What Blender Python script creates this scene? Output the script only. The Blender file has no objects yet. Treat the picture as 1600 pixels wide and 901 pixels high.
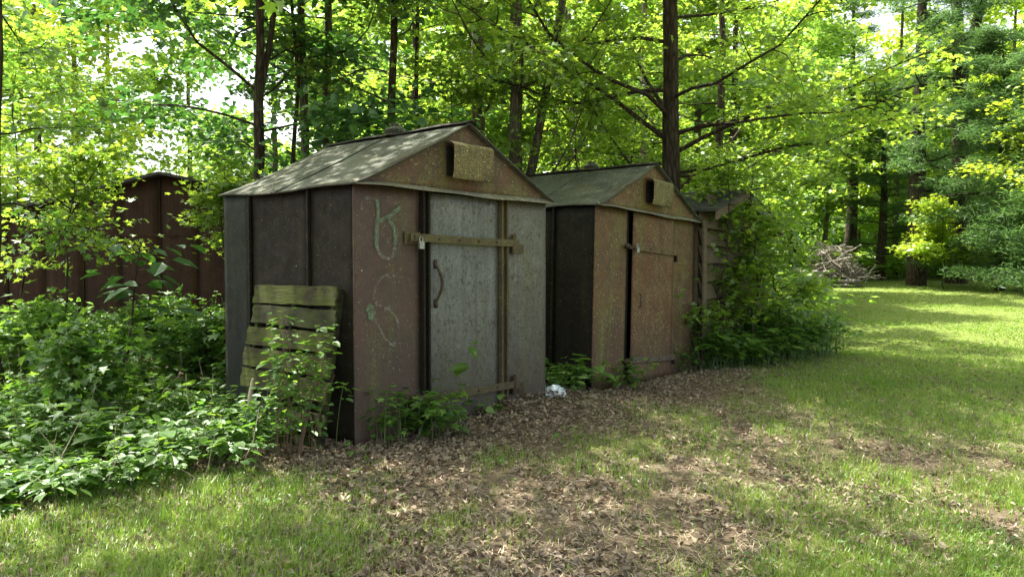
import bpy, math, random
import numpy as np
from mathutils import Vector
R = math.radians
C = bpy.context.scene.collection
SC = bpy.context.scene

# ------------------------------------------------------------------ camera, sky, sun, exposure
cam = bpy.data.objects.new('camera', bpy.data.cameras.new('camera')); C.objects.link(cam)
cam.location = (0, 0, 1.5); cam.rotation_euler = (R(90 - 1.94), 0, 0)
cam.data.sensor_width = 36; cam.data.lens = 36 * 1180 / 1600; cam.data.clip_start = 0.05; cam.data.clip_end = 2000
SC.camera = cam
SUN_TO = Vector((-0.34, 0.30, 0.98)).normalized()          # towards the sun: behind the sheds, a little left
elev = math.asin(SUN_TO.z); azim = math.atan2(SUN_TO.x, SUN_TO.y)
w = bpy.data.worlds.new('World'); SC.world = w; w.use_nodes = True
wn = w.node_tree.nodes; bg = wn['Background']
sky = wn.new('ShaderNodeTexSky'); sky.sky_type = 'NISHITA'; sky.sun_disc = False
sky.sun_elevation = elev; sky.sun_rotation = azim; sky.air_density = 0.8; sky.dust_density = 6.0; sky.ozone_density = 0.3
hs = wn.new('ShaderNodeHueSaturation'); hs.inputs['Saturation'].default_value = 0.45      # thin white summer haze
w.node_tree.links.new(sky.outputs[0], hs.inputs['Color']); w.node_tree.links.new(hs.outputs[0], bg.inputs[0]); bg.inputs[1].default_value = 0.15
sun = bpy.data.lights.new('sun', 'SUN'); sun.energy = 4.9; sun.angle = R(0.53); sun.color = (1, 0.94, 0.83)
so = bpy.data.objects.new('sun', sun); C.objects.link(so)
so.rotation_euler = SUN_TO.to_track_quat('Z', 'Y').to_euler()
SC.view_settings.view_transform = 'Standard'; SC.view_settings.look = 'None'
SC.view_settings.gamma = 1; SC.view_settings.exposure = 2.05
try:
    SC.cycles.use_denoising = True
    SC.cycles.max_bounces = 7; SC.cycles.diffuse_bounces = 4; SC.cycles.glossy_bounces = 2
    SC.cycles.transmission_bounces = 5; SC.cycles.transparent_max_bounces = 6
    SC.cycles.sample_clamp_indirect = 6
except Exception: pass

rng = np.random.default_rng(11)
random.seed(5)
F_ = 1180.0
def at(px, py, d): return np.array([(px - 800) / F_ * d, d, 1.5 - (py - 410) / F_ * d])

# ------------------------------------------------------------------ helpers
class Acc:
    def __init__(s): s.V = []; s.Fs = []; s.n = 0
    def add(s, V, F):
        V = np.asarray(V, float).reshape(-1, 3); F = np.asarray(F, int)
        s.Fs.append(F + s.n); s.V.append(V); s.n += len(V)
    def mesh(s, name, mat, smooth=False):
        V = np.concatenate(s.V); me = bpy.data.meshes.new(name)
        me.vertices.add(len(V)); me.vertices.foreach_set('co', V.astype(np.float32).ravel())
        loops = np.concatenate([f.ravel() for f in s.Fs]); tot = np.concatenate([np.full(len(f), f.shape[1]) for f in s.Fs])
        st = np.concatenate([[0], np.cumsum(tot)[:-1]])
        me.loops.add(len(loops)); me.loops.foreach_set('vertex_index', loops.astype(np.int32))
        me.polygons.add(len(tot)); me.polygons.foreach_set('loop_start', st.astype(np.int32))
        me.polygons.foreach_set('use_smooth', np.full(len(tot), smooth))
        me.materials.append(mat); me.update(calc_edges=True); return me
    def build(s, name, mat, parent=None, smooth=False, **kw):
        o = bpy.data.objects.new(name, s.mesh(name, mat, smooth)); C.objects.link(o)
        if parent: o.parent = parent
        tag(o, **kw); return o
def tag(o, label=None, cat=None, group=None, kind=None):
    for k, v in (('label', label), ('category', cat), ('group', group), ('kind', kind)):
        if v: o[k] = v
    return o
def thing(name, loc, rz=0, label=None, cat=None, group=None):
    o = bpy.data.objects.new(name, None); C.objects.link(o); o.empty_display_size = .2
    o.location = loc; o.rotation_euler = (0, 0, rz); return tag(o, label, cat, group)
def copy_tree(o, parent=None):
    c = o.copy(); C.objects.link(c); c.parent = parent
    for ch in [x for x in o.children]: copy_tree(ch, c)
    return c

def norm(v): return v / np.maximum(np.linalg.norm(v, axis=-1, keepdims=True), 1e-9)
def tube(acc, pts, rad, n=8, wob=0, cap=True):
    pts = np.asarray(pts, float); m = len(pts); rad = np.broadcast_to(rad, (m,)).astype(float)
    t = norm(np.gradient(pts, axis=0)); ref = np.array([0, 0, 1.]) if abs(t[0, 2]) < .8 else np.array([1., 0, 0])
    a = norm(np.cross(t, ref)); b = np.cross(t, a); th = np.arange(n) * 2 * math.pi / n
    rr = rad[:, None] * (1 + (rng.normal(0, wob, (m, n)) if wob else 0))
    V = pts[:, None] + rr[..., None] * (np.cos(th)[None, :, None] * a[:, None] + np.sin(th)[None, :, None] * b[:, None])
    i = np.arange(m - 1)[:, None] * n; j = np.arange(n)[None]; k = (j + 1) % n
    acc.add(V.reshape(-1, 3), np.stack([i + j, i + k, i + n + k, i + n + j], -1).reshape(-1, 4))
    if cap:
        for row, sgn in ((0, 1), (m - 1, -1)):
            idx = np.arange(n)[::sgn]; acc.add(V[row], np.array([idx]))
def box(acc, x0, x1, y0, y1, z0, z1):
    V = [(x, y, z) for x in (x0, x1) for y in (y0, y1) for z in (z0, z1)]
    acc.add(V, [(0, 1, 3, 2), (4, 6, 7, 5), (0, 4, 5, 1), (2, 3, 7, 6), (0, 2, 6, 4), (1, 5, 7, 3)])
def vnoise(P, s, seed=0):                       # cheap smooth noise, -1..1
    P = np.asarray(P) * s; r = np.random.default_rng(seed); out = 0
    for k in range(5):
        d = norm(r.normal(size=3)) * (1 + .6 * k); out = out + np.sin(P @ d + r.uniform(0, 6)) / (1 + .5 * k)
    return out / 2.6
def slab(acc, fn, nu, nv, nrm, th):             # thick sheet over u,v in 0..1
    u, v = np.meshgrid(np.linspace(0, 1, nu + 1), np.linspace(0, 1, nv + 1), indexing='ij')
    P = fn(u.ravel(), v.ravel()); nrm = np.asarray(nrm, float); Q = P - nrm * th
    idx = np.arange((nu + 1) * (nv + 1)).reshape(nu + 1, nv + 1); N = idx.size
    q = np.stack([idx[:-1, :-1], idx[1:, :-1], idx[1:, 1:], idx[:-1, 1:]], -1).reshape(-1, 4)
    ring = np.concatenate([idx[:, 0], idx[-1, 1:], idx[::-1, -1][1:], idx[0, ::-1][1:-1]]); r2 = np.roll(ring, -1)
    side = np.stack([ring, ring + N, r2 + N, r2], -1)
    acc.add(np.concatenate([P, Q]), np.concatenate([q, q[:, ::-1] + N, side]))
def fpanel(acc, x0, x1, z0, z1, y, th=.012, dent=.004, seed=0, nu=10, nv=16, top=None, bot=None):   # sheet facing -Y
    def fn(u, v):
        x = x0 + (x1 - x0) * u; zt = z1 if top is None else top(x); zb = z0 if bot is None else bot(x)
        z = zb + (zt - zb) * v; P = np.stack([x, x * 0, z], 1)
        P[:, 1] = y - dent * vnoise(P, 3.2, seed) * np.sin(math.pi * np.clip(u, 0.02, .98)) ** .5; return P
    slab(acc, fn, nu, nv, (0, -1, 0), th)
def spanel(acc, y0, y1, z0, z1, x, sgn, th=.012, dent=.005, seed=0):                # sheet facing sgn*X
    def fn(u, v):
        yy = y0 + (y1 - y0) * u; z = z0 + (z1 - z0) * v; P = np.stack([yy * 0, yy, z], 1)
        P[:, 0] = x + sgn * dent * vnoise(P, 3.0, seed) * np.sin(math.pi * np.clip(u, .02, .98)) ** .5; return P
    slab(acc, fn, 8, 14, (sgn, 0, 0), th)

# ------------------------------------------------------------------ materials
class NT:
    def __init__(s, name):
        s.m = bpy.data.materials.new(name); s.m.use_nodes = True; s.t = s.m.node_tree; s.t.nodes.clear()
        s.out = s.n('ShaderNodeOutputMaterial')
    def n(s, typ, **kw):
        x = s.t.nodes.new(typ)
        for k, v in kw.items(): setattr(x, k, v)
        return x
    def l(s, a, b): s.t.links.new(a, b)
    def set(s, sock, v):
        if hasattr(v, 'is_output') or isinstance(v, bpy.types.NodeSocket): s.l(v, sock)
        else: sock.default_value = v
    def coord(s, scale=(1, 1, 1), kind='Object'):
        tc = s.n('ShaderNodeTexCoord'); mp = s.n('ShaderNodeMapping'); s.l(tc.outputs[kind], mp.inputs[0])
        mp.inputs['Scale'].default_value = scale; return mp.outputs[0]
    def noise(s, vec, scale, detail=4, rough=.6, dist=0):
        x = s.n('ShaderNodeTexNoise'); s.l(vec, x.inputs['Vector']); x.inputs['Scale'].default_value = scale
        x.inputs['Detail'].default_value = detail; x.inputs['Roughness'].default_value = rough; x.inputs['Distortion'].default_value = dist
        return x.outputs[0]
    def vor(s, vec, scale, feat='F1', out=0):
        x = s.n('ShaderNodeTexVoronoi', feature=feat); s.l(vec, x.inputs['Vector']); x.inputs['Scale'].default_value = scale
        return x.outputs[out]
    def ramp(s, fac, a, b, va=0., vb=1.):
        x = s.n('ShaderNodeMapRange'); x.clamp = True; s.l(fac, x.inputs[0]); x.inputs[1].default_value = a; x.inputs[2].default_value = b
        x.inputs[3].default_value = va; x.inputs[4].default_value = vb; return x.outputs[0]
    def math(s, op, a, b=0.):
        x = s.n('ShaderNodeMath', operation=op); s.set(x.inputs[0], a); s.set(x.inputs[1], b); return x.outputs[0]
    def mix(s, fac, a, b):
        x = s.n('ShaderNodeMix', data_type='RGBA'); s.set(x.inputs[0], fac)
        s.set(x.inputs[6], a if not isinstance(a, tuple) else (*a, 1)[:4]); s.set(x.inputs[7], b if not isinstance(b, tuple) else (*b, 1)[:4])
        return x.outputs[2]
    def bump(s, h, dist=.01, strength=1, nrm=None):
        x = s.n('ShaderNodeBump'); s.l(h, x.inputs['Height']); x.inputs['Distance'].default_value = dist; x.inputs['Strength'].default_value = strength
        if nrm is not None: s.l(nrm, x.inputs['Normal'])
        return x.outputs[0]
    def princ(s, col, rough=.7, metal=0., nrm=None, spec=.3):
        p = s.n('ShaderNodeBsdfPrincipled'); s.set(p.inputs['Base Color'], col if not isinstance(col, tuple) else (*col, 1)[:4])
        s.set(p.inputs['Roughness'], rough); s.set(p.inputs['Metallic'], metal); p.inputs['Specular IOR Level'].default_value = spec
        if nrm is not None: s.l(nrm, p.inputs['Normal'])
        s.l(p.outputs[0], s.out.inputs[0]); return p
M = {}
def leaf_mat(name, a, b, ta, tb, trans=.5, gloss=.06):
    m = NT(name); ri = m.n('ShaderNodeNewGeometry').outputs['Random Per Island']
    vec = m.coord(); nz = m.noise(vec, .9, 2)
    f = m.math('ADD', m.math('MULTIPLY', ri, .6), m.math('MULTIPLY', nz, .5))
    f = m.ramp(f, .2, .85); col = m.mix(f, a, b); tcol = m.mix(f, ta, tb)
    d = m.n('ShaderNodeBsdfDiffuse'); t = m.n('ShaderNodeBsdfTranslucent'); g = m.n('ShaderNodeBsdfGlossy')
    m.l(col, d.inputs[0]); m.l(tcol, t.inputs[0]); g.inputs[0].default_value = (.9, 1, .9, 1); g.inputs['Roughness'].default_value = .42
    mx = m.n('ShaderNodeMixShader'); mx.inputs[0].default_value = trans; m.l(d.outputs[0], mx.inputs[1]); m.l(t.outputs[0], mx.inputs[2])
    m2 = m.n('ShaderNodeMixShader'); m2.inputs[0].default_value = gloss; m.l(mx.outputs[0], m2.inputs[1]); m.l(g.outputs[0], m2.inputs[2])
    m.l(m2.outputs[0], m.out.inputs[0]); M[name] = m.m
leaf_mat('maple', (.055, .12, .012), (.12, .20, .02), (.14, .31, .025), (.50, .66, .06), .54)
leaf_mat('broad', (.025, .075, .025), (.055, .125, .035), (.05, .17, .025), (.14, .32, .04), .34)  # dark leaf variant: shade on the near leaves is put into its colour
leaf_mat('herb', (.026, .075, .014), (.10, .185, .03), (.08, .23, .02), (.30, .50, .05), .45, .035)
leaf_mat('midleaf', (.03, .085, .015), (.07, .14, .02), (.09, .25, .025), (.26, .46, .04), .5)
leaf_mat('yellowleaf', (.12, .20, .015), (.19, .27, .02), (.48, .68, .03), (.62, .78, .05), .5)
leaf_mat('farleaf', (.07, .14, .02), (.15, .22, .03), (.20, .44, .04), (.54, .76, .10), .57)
leaf_mat('needle', (.03, .08, .025), (.08, .135, .045), (.10, .25, .05), (.22, .38, .09), .4, .02)
leaf_mat('grass', (.06, .15, .012), (.20, .24, .045), (.16, .42, .02), (.40, .54, .07), .4, .04)
leaf_mat('straw', (.24, .19, .12), (.48, .40, .28), (.2, .16, .1), (.3, .25, .16), .2, .03)
leaf_mat('litter', (.075, .054, .038), (.32, .25, .18), (.12, .07, .03), (.25, .15, .07), .15, .03)

def bark(name, a, b, sc=1., green=.2):
    m = NT(name); v = m.coord((6 * sc, 6 * sc, 1.1 * sc)); v2 = m.coord((1, 1, 1))
    n = m.noise(v, 3.2, 6, .65, .4); vo = m.vor(v, 3, 'DISTANCE_TO_EDGE'); h = m.math('ADD', m.math('MULTIPLY', n, .7), m.ramp(vo, 0, .35, 0, .5))
    c = m.mix(m.ramp(h, .3, .95), a, b); c = m.mix(m.ramp(m.noise(v2, 2.2, 3), .5, .75, 0, green), c, (.10, .13, .06))
    m.princ(c, .9, nrm=m.bump(h, .03, .9), spec=.15); M[name] = m.m
bark('bark_dark', (.018, .013, .010), (.085, .065, .048)); bark('bark_grey', (.04, .034, .027), (.17, .145, .11)); bark('bark_pale', (.10, .08, .06), (.27, .23, .18), 1, .1)

def rust(name, a, b, c, speck=(.42, .42, .20), sd=.5, moss=0.25, streak=.5, rough=.62, metal=.0, dots=(.06, .045, .035), gran=0., ground=.6, cloud=(.50, .66), flk=(.54, .60), olive=(.13, .12, .04)):
    """weathered painted sheet: two paint tones, rust tone c, lichen speckles, moss drips, damp dirt near the ground"""
    m = NT(name); v = m.coord(); vs = m.coord((5, 5, .35))
    n1 = m.noise(v, 1.5, 5, .6); n2 = m.noise(v, 6, 6, .7); st = m.noise(vs, 2.6, 5, .7)
    col = m.mix(m.ramp(n1, .42, .56), a, b)
    col = m.mix(m.math('MULTIPLY', m.ramp(m.noise(v, 1.3, 6, .8, .4), .50, .64), moss), col, olive)
    col = m.mix(m.math('MULTIPLY', m.ramp(st, .45, .75), streak), col, c)
    col = m.mix(m.ramp(m.math('ADD', n2, m.math('MULTIPLY', n1, .6)), .92, 1.08, 0, .55), col, c)
    col = m.mix(m.math('MULTIPLY', m.ramp(m.noise(vs, 5.5, 4, .8), .60, .70), streak * .8), col, tuple(x * .45 for x in c))
    col = m.mix(m.ramp(m.noise(v, 2.7, 7, .85, .8), .57, .66, 0, .35), col, tuple(min(.5, x * 2.2) for x in a))
    # damp dirt low down, mossy tint
    sep = m.n('ShaderNodeSeparateXYZ'); m.l(v, sep.inputs[0])
    zz = m.math('ADD', sep.outputs[2], m.math('MULTIPLY', m.noise(vs, 2, 3), .8))
    col = m.mix(m.ramp(zz, .35, 2.1, ground, 0), col, (.065, .052, .044))
    col = m.mix(m.math('MULTIPLY', m.ramp(m.noise(vs, 1.7, 4, .6, .3), .55, .72), moss), col, (.12, .14, .035))
    # fine grime and flakes
    col = m.mix(m.ramp(m.noise(v, 38, 4, .85), .50, .60, 0, .55), col, dots)
    fl = m.math('MULTIPLY', m.ramp(m.math('ADD', m.noise(m.coord((1, 1, .5)), 34, 3, .7, .6), m.math('MULTIPLY', m.noise(v, 11, 3, .7), .5)), .80, .86), m.ramp(m.noise(v, 4, 4, .75), *flk))
    col = m.mix(m.math('MULTIPLY', fl, .8), col, dots)
    # lichen speckles in two sizes, gathered in clouds
    cl = m.ramp(m.noise(v, 2.3, 5, .8), *cloud)
    s0 = m.math('MULTIPLY', m.ramp(m.noise(v, 80, 3, .8), .53, .62), m.ramp(m.noise(v, 3.1, 5, .75), .45, .62))
    s1 = m.math('MULTIPLY', m.ramp(m.math('ADD', m.vor(v, 70), m.math('MULTIPLY', m.noise(v, 30, 3, .8), .9)), .66, .54), cl); s2 = m.math('MULTIPLY', m.ramp(m.vor(v, 24), .20, .12), m.ramp(m.noise(v, 14, 3, .7), .46, .54))
    sp = m.math('MULTIPLY', m.math('MAXIMUM', m.math('MAXIMUM', s1, s2), m.math('MULTIPLY', s0, .8)), sd); col = m.mix(sp, col, speck)
    s3 = m.ramp(m.math('ADD', m.vor(v, 11), m.math('MULTIPLY', m.noise(v, 5, 2), .25)), .165, .145); col = m.mix(m.math('MULTIPLY', s3, min(1, sd * 1.3)), col, (.55, .52, .38))
    h = m.math('ADD', m.math('MULTIPLY', n2, .5), m.math('ADD', m.math('MULTIPLY', sp, .3), m.math('MULTIPLY', m.noise(v, 120, 3, .8), .12 + gran)))
    m.princ(col, m.ramp(n2, .3, .7, rough - .12, rough + .15), metal, m.bump(h, .006, .8), .22); M[name] = m.m
rust('paint_plum', (.110, .066, .056), (.075, .054, .046), (.14, .065, .04), (.36, .36, .2), .5, .35, .4)
rust('paint_grey', (.20, .22, .215), (.15, .165, .16), (.085, .075, .06), (.34, .34, .20), .35, .3, .8, .48, .1, (.06, .052, .04), 0, .85, flk=(.44, .54))
rust('paint_greybrown', (.185, .195, .185), (.14, .14, .125), (.12, .085, .065), (.34, .34, .20), .4, .45, .8, .5, .1, (.055, .048, .035), 0, .85, flk=(.40, .50))
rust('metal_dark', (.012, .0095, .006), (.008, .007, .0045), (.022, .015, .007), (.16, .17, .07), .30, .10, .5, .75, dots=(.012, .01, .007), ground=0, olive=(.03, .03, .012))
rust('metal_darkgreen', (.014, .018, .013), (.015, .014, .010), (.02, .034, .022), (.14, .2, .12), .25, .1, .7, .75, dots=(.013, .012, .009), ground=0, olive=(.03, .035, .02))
rust('gable_rust', (.120, .060, .040), (.085, .055, .040), (.16, .085, .035), (.42, .42, .18), .7, .8, .4, .65)
rust('hood_lichen', (.10, .085, .05), (.16, .13, .05), (.08, .05, .03), (.62, .58, .26), 1.0, .6, .3, .75, ground=0, cloud=(.30, .50))
rust('strip_olive', (.075, .058, .03), (.095, .078, .036), (.06, .038, .022), (.33, .32, .14), .6, .6, .4, .7)
rust('rust_two', (.155, .078, .038), (.10, .056, .036), (.19, .105, .03), (.46, .42, .18), .95, .8, .55, .65)
rust('rust_door', (.150, .068, .033), (.11, .054, .034), (.18, .105, .032), (.50, .42, .18), .95, .45, .65, .65)
rust('strip_grey', (.15, .13, .105), (.12, .10, .08), (.10, .07, .05), (.40, .39, .30), .8, .3, .4, .7)
rust('lip_pale', (.22, .22, .18), (.16, .145, .10), (.11, .08, .05), (.48, .48, .36), .8, .5, .4, .7)
rust('roof', (.036, .042, .028), (.066, .074, .054), (.05, .042, .028), (.30, .33, .26), .95, .3, .35, .8, 0, (.05, .045, .035), .5, 0)
rust('barn', (.032, .014, .007), (.022, .011, .006), (.058, .023, .007), (.12, .09, .05), .2, .15, .8, .75, dots=(.014, .008, .005), olive=(.03, .022, .009), ground=0)
def simple(name, col, col2, rough=.6, metal=0., sc=20):
    m = NT(name); v = m.coord(); n = m.noise(v, sc, 4, .7); m.princ(m.mix(m.ramp(n, .35, .65), col, col2), rough, metal, m.bump(n, .003, .6)); M[name] = m.m
simple('iron', (.035, .028, .022), (.09, .06, .035), .6, .3); simple('steel', (.35, .35, .34), (.2, .2, .2), .35, .8, 40)
simple('plastic_bag', (.62, .68, .72), (.5, .57, .62), .35); simple('stone', (.26, .23, .20), (.14, .13, .12), .9, 0, 8)
simple('dead_wood', (.27, .24, .20), (.12, .105, .085), .85, 0, 14); simple('bare_wood', (.45, .38, .28), (.25, .2, .14), .8, 0, 12)
simple('stem_green', (.06, .11, .03), (.11, .13, .05), .6); simple('stem_brown', (.13, .075, .045), (.08, .055, .04), .8)
simple('roof_felt', (.03, .03, .028), (.06, .06, .055), .9)
def wood(name, a, b, mossc, mossy, ax=(1, 1, 9)):
    m = NT(name); v = m.coord(ax); v1 = m.coord(); n = m.noise(v, 5, 6, .7, .5)
    c = m.mix(m.ramp(n, .35, .65), a, b); mo = m.math('ADD', m.noise(v1, 5, 5, .7), m.math('MULTIPLY', n, .25))
    c = m.mix(m.ramp(mo, .5, .72, 0, mossy), c, mossc); c = m.mix(m.ramp(m.noise(v1, 60, 3, .8), .55, .7, 0, .5), c, (.02, .018, .014))
    m.princ(c, .9, nrm=m.bump(n, .006, .9), spec=.15); M[name] = m.m
wood('pallet_wood', (.026, .023, .014), (.060, .052, .027), (.065, .082, .018), .85); wood('pallet_dark', (.014, .013, .010), (.034, .031, .02), (.06, .075, .02), .6)
wood('lap_wood', (.095, .068, .048), (.17, .13, .095), (.08, .10, .04), .3)

# graffiti paint: thin worn stroke
def paint(name, col, keep):
    m = NT(name); v = m.coord(); n = m.noise(v, 22, 5, .8); p = m.princ(col, .85)
    m.set(p.inputs['Alpha'], m.ramp(n, keep - .06, keep + .18, .0, .62)); M[name] = m.m
paint('chalk_white', (.30, .31, .26), .50); paint('chalk_green', (.17, .26, .16), .38)

# ------------------------------------------------------------------ terrain
FL = np.array([-1.264, 6.04]); FD = np.array([.643, .766]); FN = np.array([.766, -.643])
def g(x, y):
    x = np.asarray(x, float); y = np.asarray(y, float)
    z = .031 * np.clip(y - 13, 0, 30) + .012 * np.clip(x - 4, 0, 20) * np.clip((y - 8) / 10, 0, 1)
    z = z + .018 * np.sin(x * 1.7 + y * .6) * np.sin(y * 1.3 - x * .4) + .010 * np.sin(x * 4.1 - y * 2.9)
    t = (x - FL[0]) * FD[0] + (y - FL[1]) * FD[1]; q = (x - FL[0]) * FN[0] + (y - FL[1]) * FN[1]
    z = z + .07 * np.exp(-((t - 2.2) / 1.1) ** 2 - ((q - .12) / .5) ** 2)      # leaves drifted against the shed front
    return z
def tq(x, y): return (x - FL[0]) * FD[0] + (y - FL[1]) * FD[1], (x - FL[0]) * FN[0] + (y - FL[1]) * FN[1]
gx = np.concatenate([-np.geomspace(400, 12, 14), np.linspace(-11, 18, 146), np.geomspace(19, 400, 14)])
gy = np.concatenate([-np.geomspace(200, 3, 8), np.linspace(-2, 26, 141), np.geomspace(27, 600, 18)])
X, Y = np.meshgrid(gx, gy, indexing='ij'); idx = np.arange(X.size).reshape(X.shape); a = Acc()
a.add(np.stack([X.ravel(), Y.ravel(), g(X.ravel(), Y.ravel())], 1), np.stack([idx[:-1, :-1], idx[1:, :-1], idx[1:, 1:], idx[:-1, 1:]], -1).reshape(-1, 4))
m = NT('ground'); v = m.coord(); n1 = m.noise(v, .9, 5, .65); n2 = m.noise(v, 9, 6, .75); n3 = m.noise(v, 45, 4, .8)
sep = m.n('ShaderNodeSeparateXYZ'); m.l(v, sep.inputs[0])
soil = m.mix(m.ramp(n3, .35, .65), (.07, .052, .036), (.20, .155, .105)); soil = m.mix(m.ramp(n2, .5, .7, 0, .7), soil, (.05, .04, .028))
grs = m.mix(m.ramp(n3, .35, .65), (.06, .10, .018), (.16, .20, .045)); grs = m.mix(m.ramp(n2, .52, .7, 0, .55), grs, (.24, .21, .09))
far = m.math('MAXIMUM', m.ramp(m.math('ADD', sep.outputs[1], m.math('MULTIPLY', sep.outputs[0], 1.4)), 10, 15), m.ramp(n1, .5, .62, 0, .5))
wd = m.ramp(m.math('SUBTRACT', sep.outputs[0], m.math('MULTIPLY', sep.outputs[1], .34)), -.6, .2)  # woodland floor to the left of the lawn
col = m.mix(m.math('MULTIPLY', far, wd), soil, grs)
m.princ(col, .95, nrm=m.bump(m.math('ADD', n2, n3), .03, .9), spec=.1)
a.build('ground', m.m, smooth=True, kind='structure')

# ------------------------------------------------------------------ leaf scattering
LT = {}
LT['maple'] = (np.array([(0, 0, 0), (.05, .38, .04), (.26, .20, .02), (.62, .50, .05), (.52, .17, .0), (1, 0, -.06),
                         (.05, -.38, .04), (.26, -.20, .02), (.62, -.50, .05), (.52, -.17, 0)]),
               np.array([(0, 2, 1), (0, 4, 2), (2, 4, 3), (0, 5, 4), (0, 6, 7), (0, 7, 9), (7, 8, 9), (0, 9, 5)]))
LT['ovate'] = (np.array([(0, 0, 0), (.28, .30, .05), (.68, .25, .03), (1, 0, -.10), (.28, -.30, .05), (.68, -.25, .03)]),
               np.array([(0, 3, 2, 1), (0, 4, 5, 3)]))
LT['heart'] = (np.array([(0, 0, 0), (-.08, .25, .03), (.25, .44, .06), (.65, .28, .03), (1, 0, -.12), (-.08, -.25, .03), (.25, -.44, .06), (.65, -.28, .03)]),
               np.array([(0, 3, 2, 1), (0, 5, 6, 7)]))
LT['heart'] = (LT['heart'][0], np.array([(0, 4, 3, 2), (0, 6, 7, 4)])) if False else (LT['heart'][0], np.array([(0, 3, 2, 1), (0, 5, 6, 7), (0, 4, 3, 3), (0, 7, 7, 4)])[:2])
# heart leaf as triangles
LT['heart'] = (LT['heart'][0], np.array([(0, 2, 1), (0, 3, 2), (0, 4, 3), (0, 5, 6), (0, 6, 7), (0, 7, 4)]))
LT['rhomb'] = (np.array([(0, 0, 0), (.5, .32, .05), (1, 0, -.03), (.5, -.32, .05)]), np.array([(0, 2, 1), (0, 3, 2)]))
LT['blade'] = (np.array([(0, -.5, 0), (0, .5, 0), (.55, -.4, 0), (.55, .4, 0), (1, 0, 0)]), None)
def put_leaves(acc, kind, P, D, N, S, narrow=1.):
    T, F = LT[kind]; D = norm(D); N = norm(N - (N * D).sum(1, keepdims=True) * D); B = np.cross(N, D); S = np.broadcast_to(S, (len(P),))[:, None, None]
    V = P[:, None] + S * (T[None, :, 0, None] * D[:, None] + T[None, :, 1, None] * narrow * B[:, None] + T[None, :, 2, None] * N[:, None])
    k = len(T); acc.add(V.reshape(-1, 3), (F[None] + (np.arange(len(P)) * k)[:, None, None]).reshape(-1, F.shape[1]))
def spray(acc, kind, centres, m, sig, size, out=None, droop=.25, tilt=.45):
    n = len(centres); P = np.repeat(centres, m, 0) + rng.normal(size=(n * m, 3)) * np.array(sig)
    D = rng.normal(size=(n * m, 3)) * (1, 1, .3); D[:, 2] -= droop
    if out is not None: D += np.repeat(out, m, 0) * .9
    N = rng.normal(size=(n * m, 3)) * tilt + (0, 0, 1); put_leaves(acc, kind, P, D, N, size * rng.uniform(.65, 1.25, n * m))

def polyline(start, d, L, n, wig, up=0.):
    pts = [np.array(start, float)]; d = np.array(d, float); d /= np.linalg.norm(d)
    for i in range(n):
        d = d + rng.normal(size=3) * wig + np.array([0, 0, up]); d /= np.linalg.norm(d); pts.append(pts[-1] + d * L / n)
    return np.array(pts)

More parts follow.
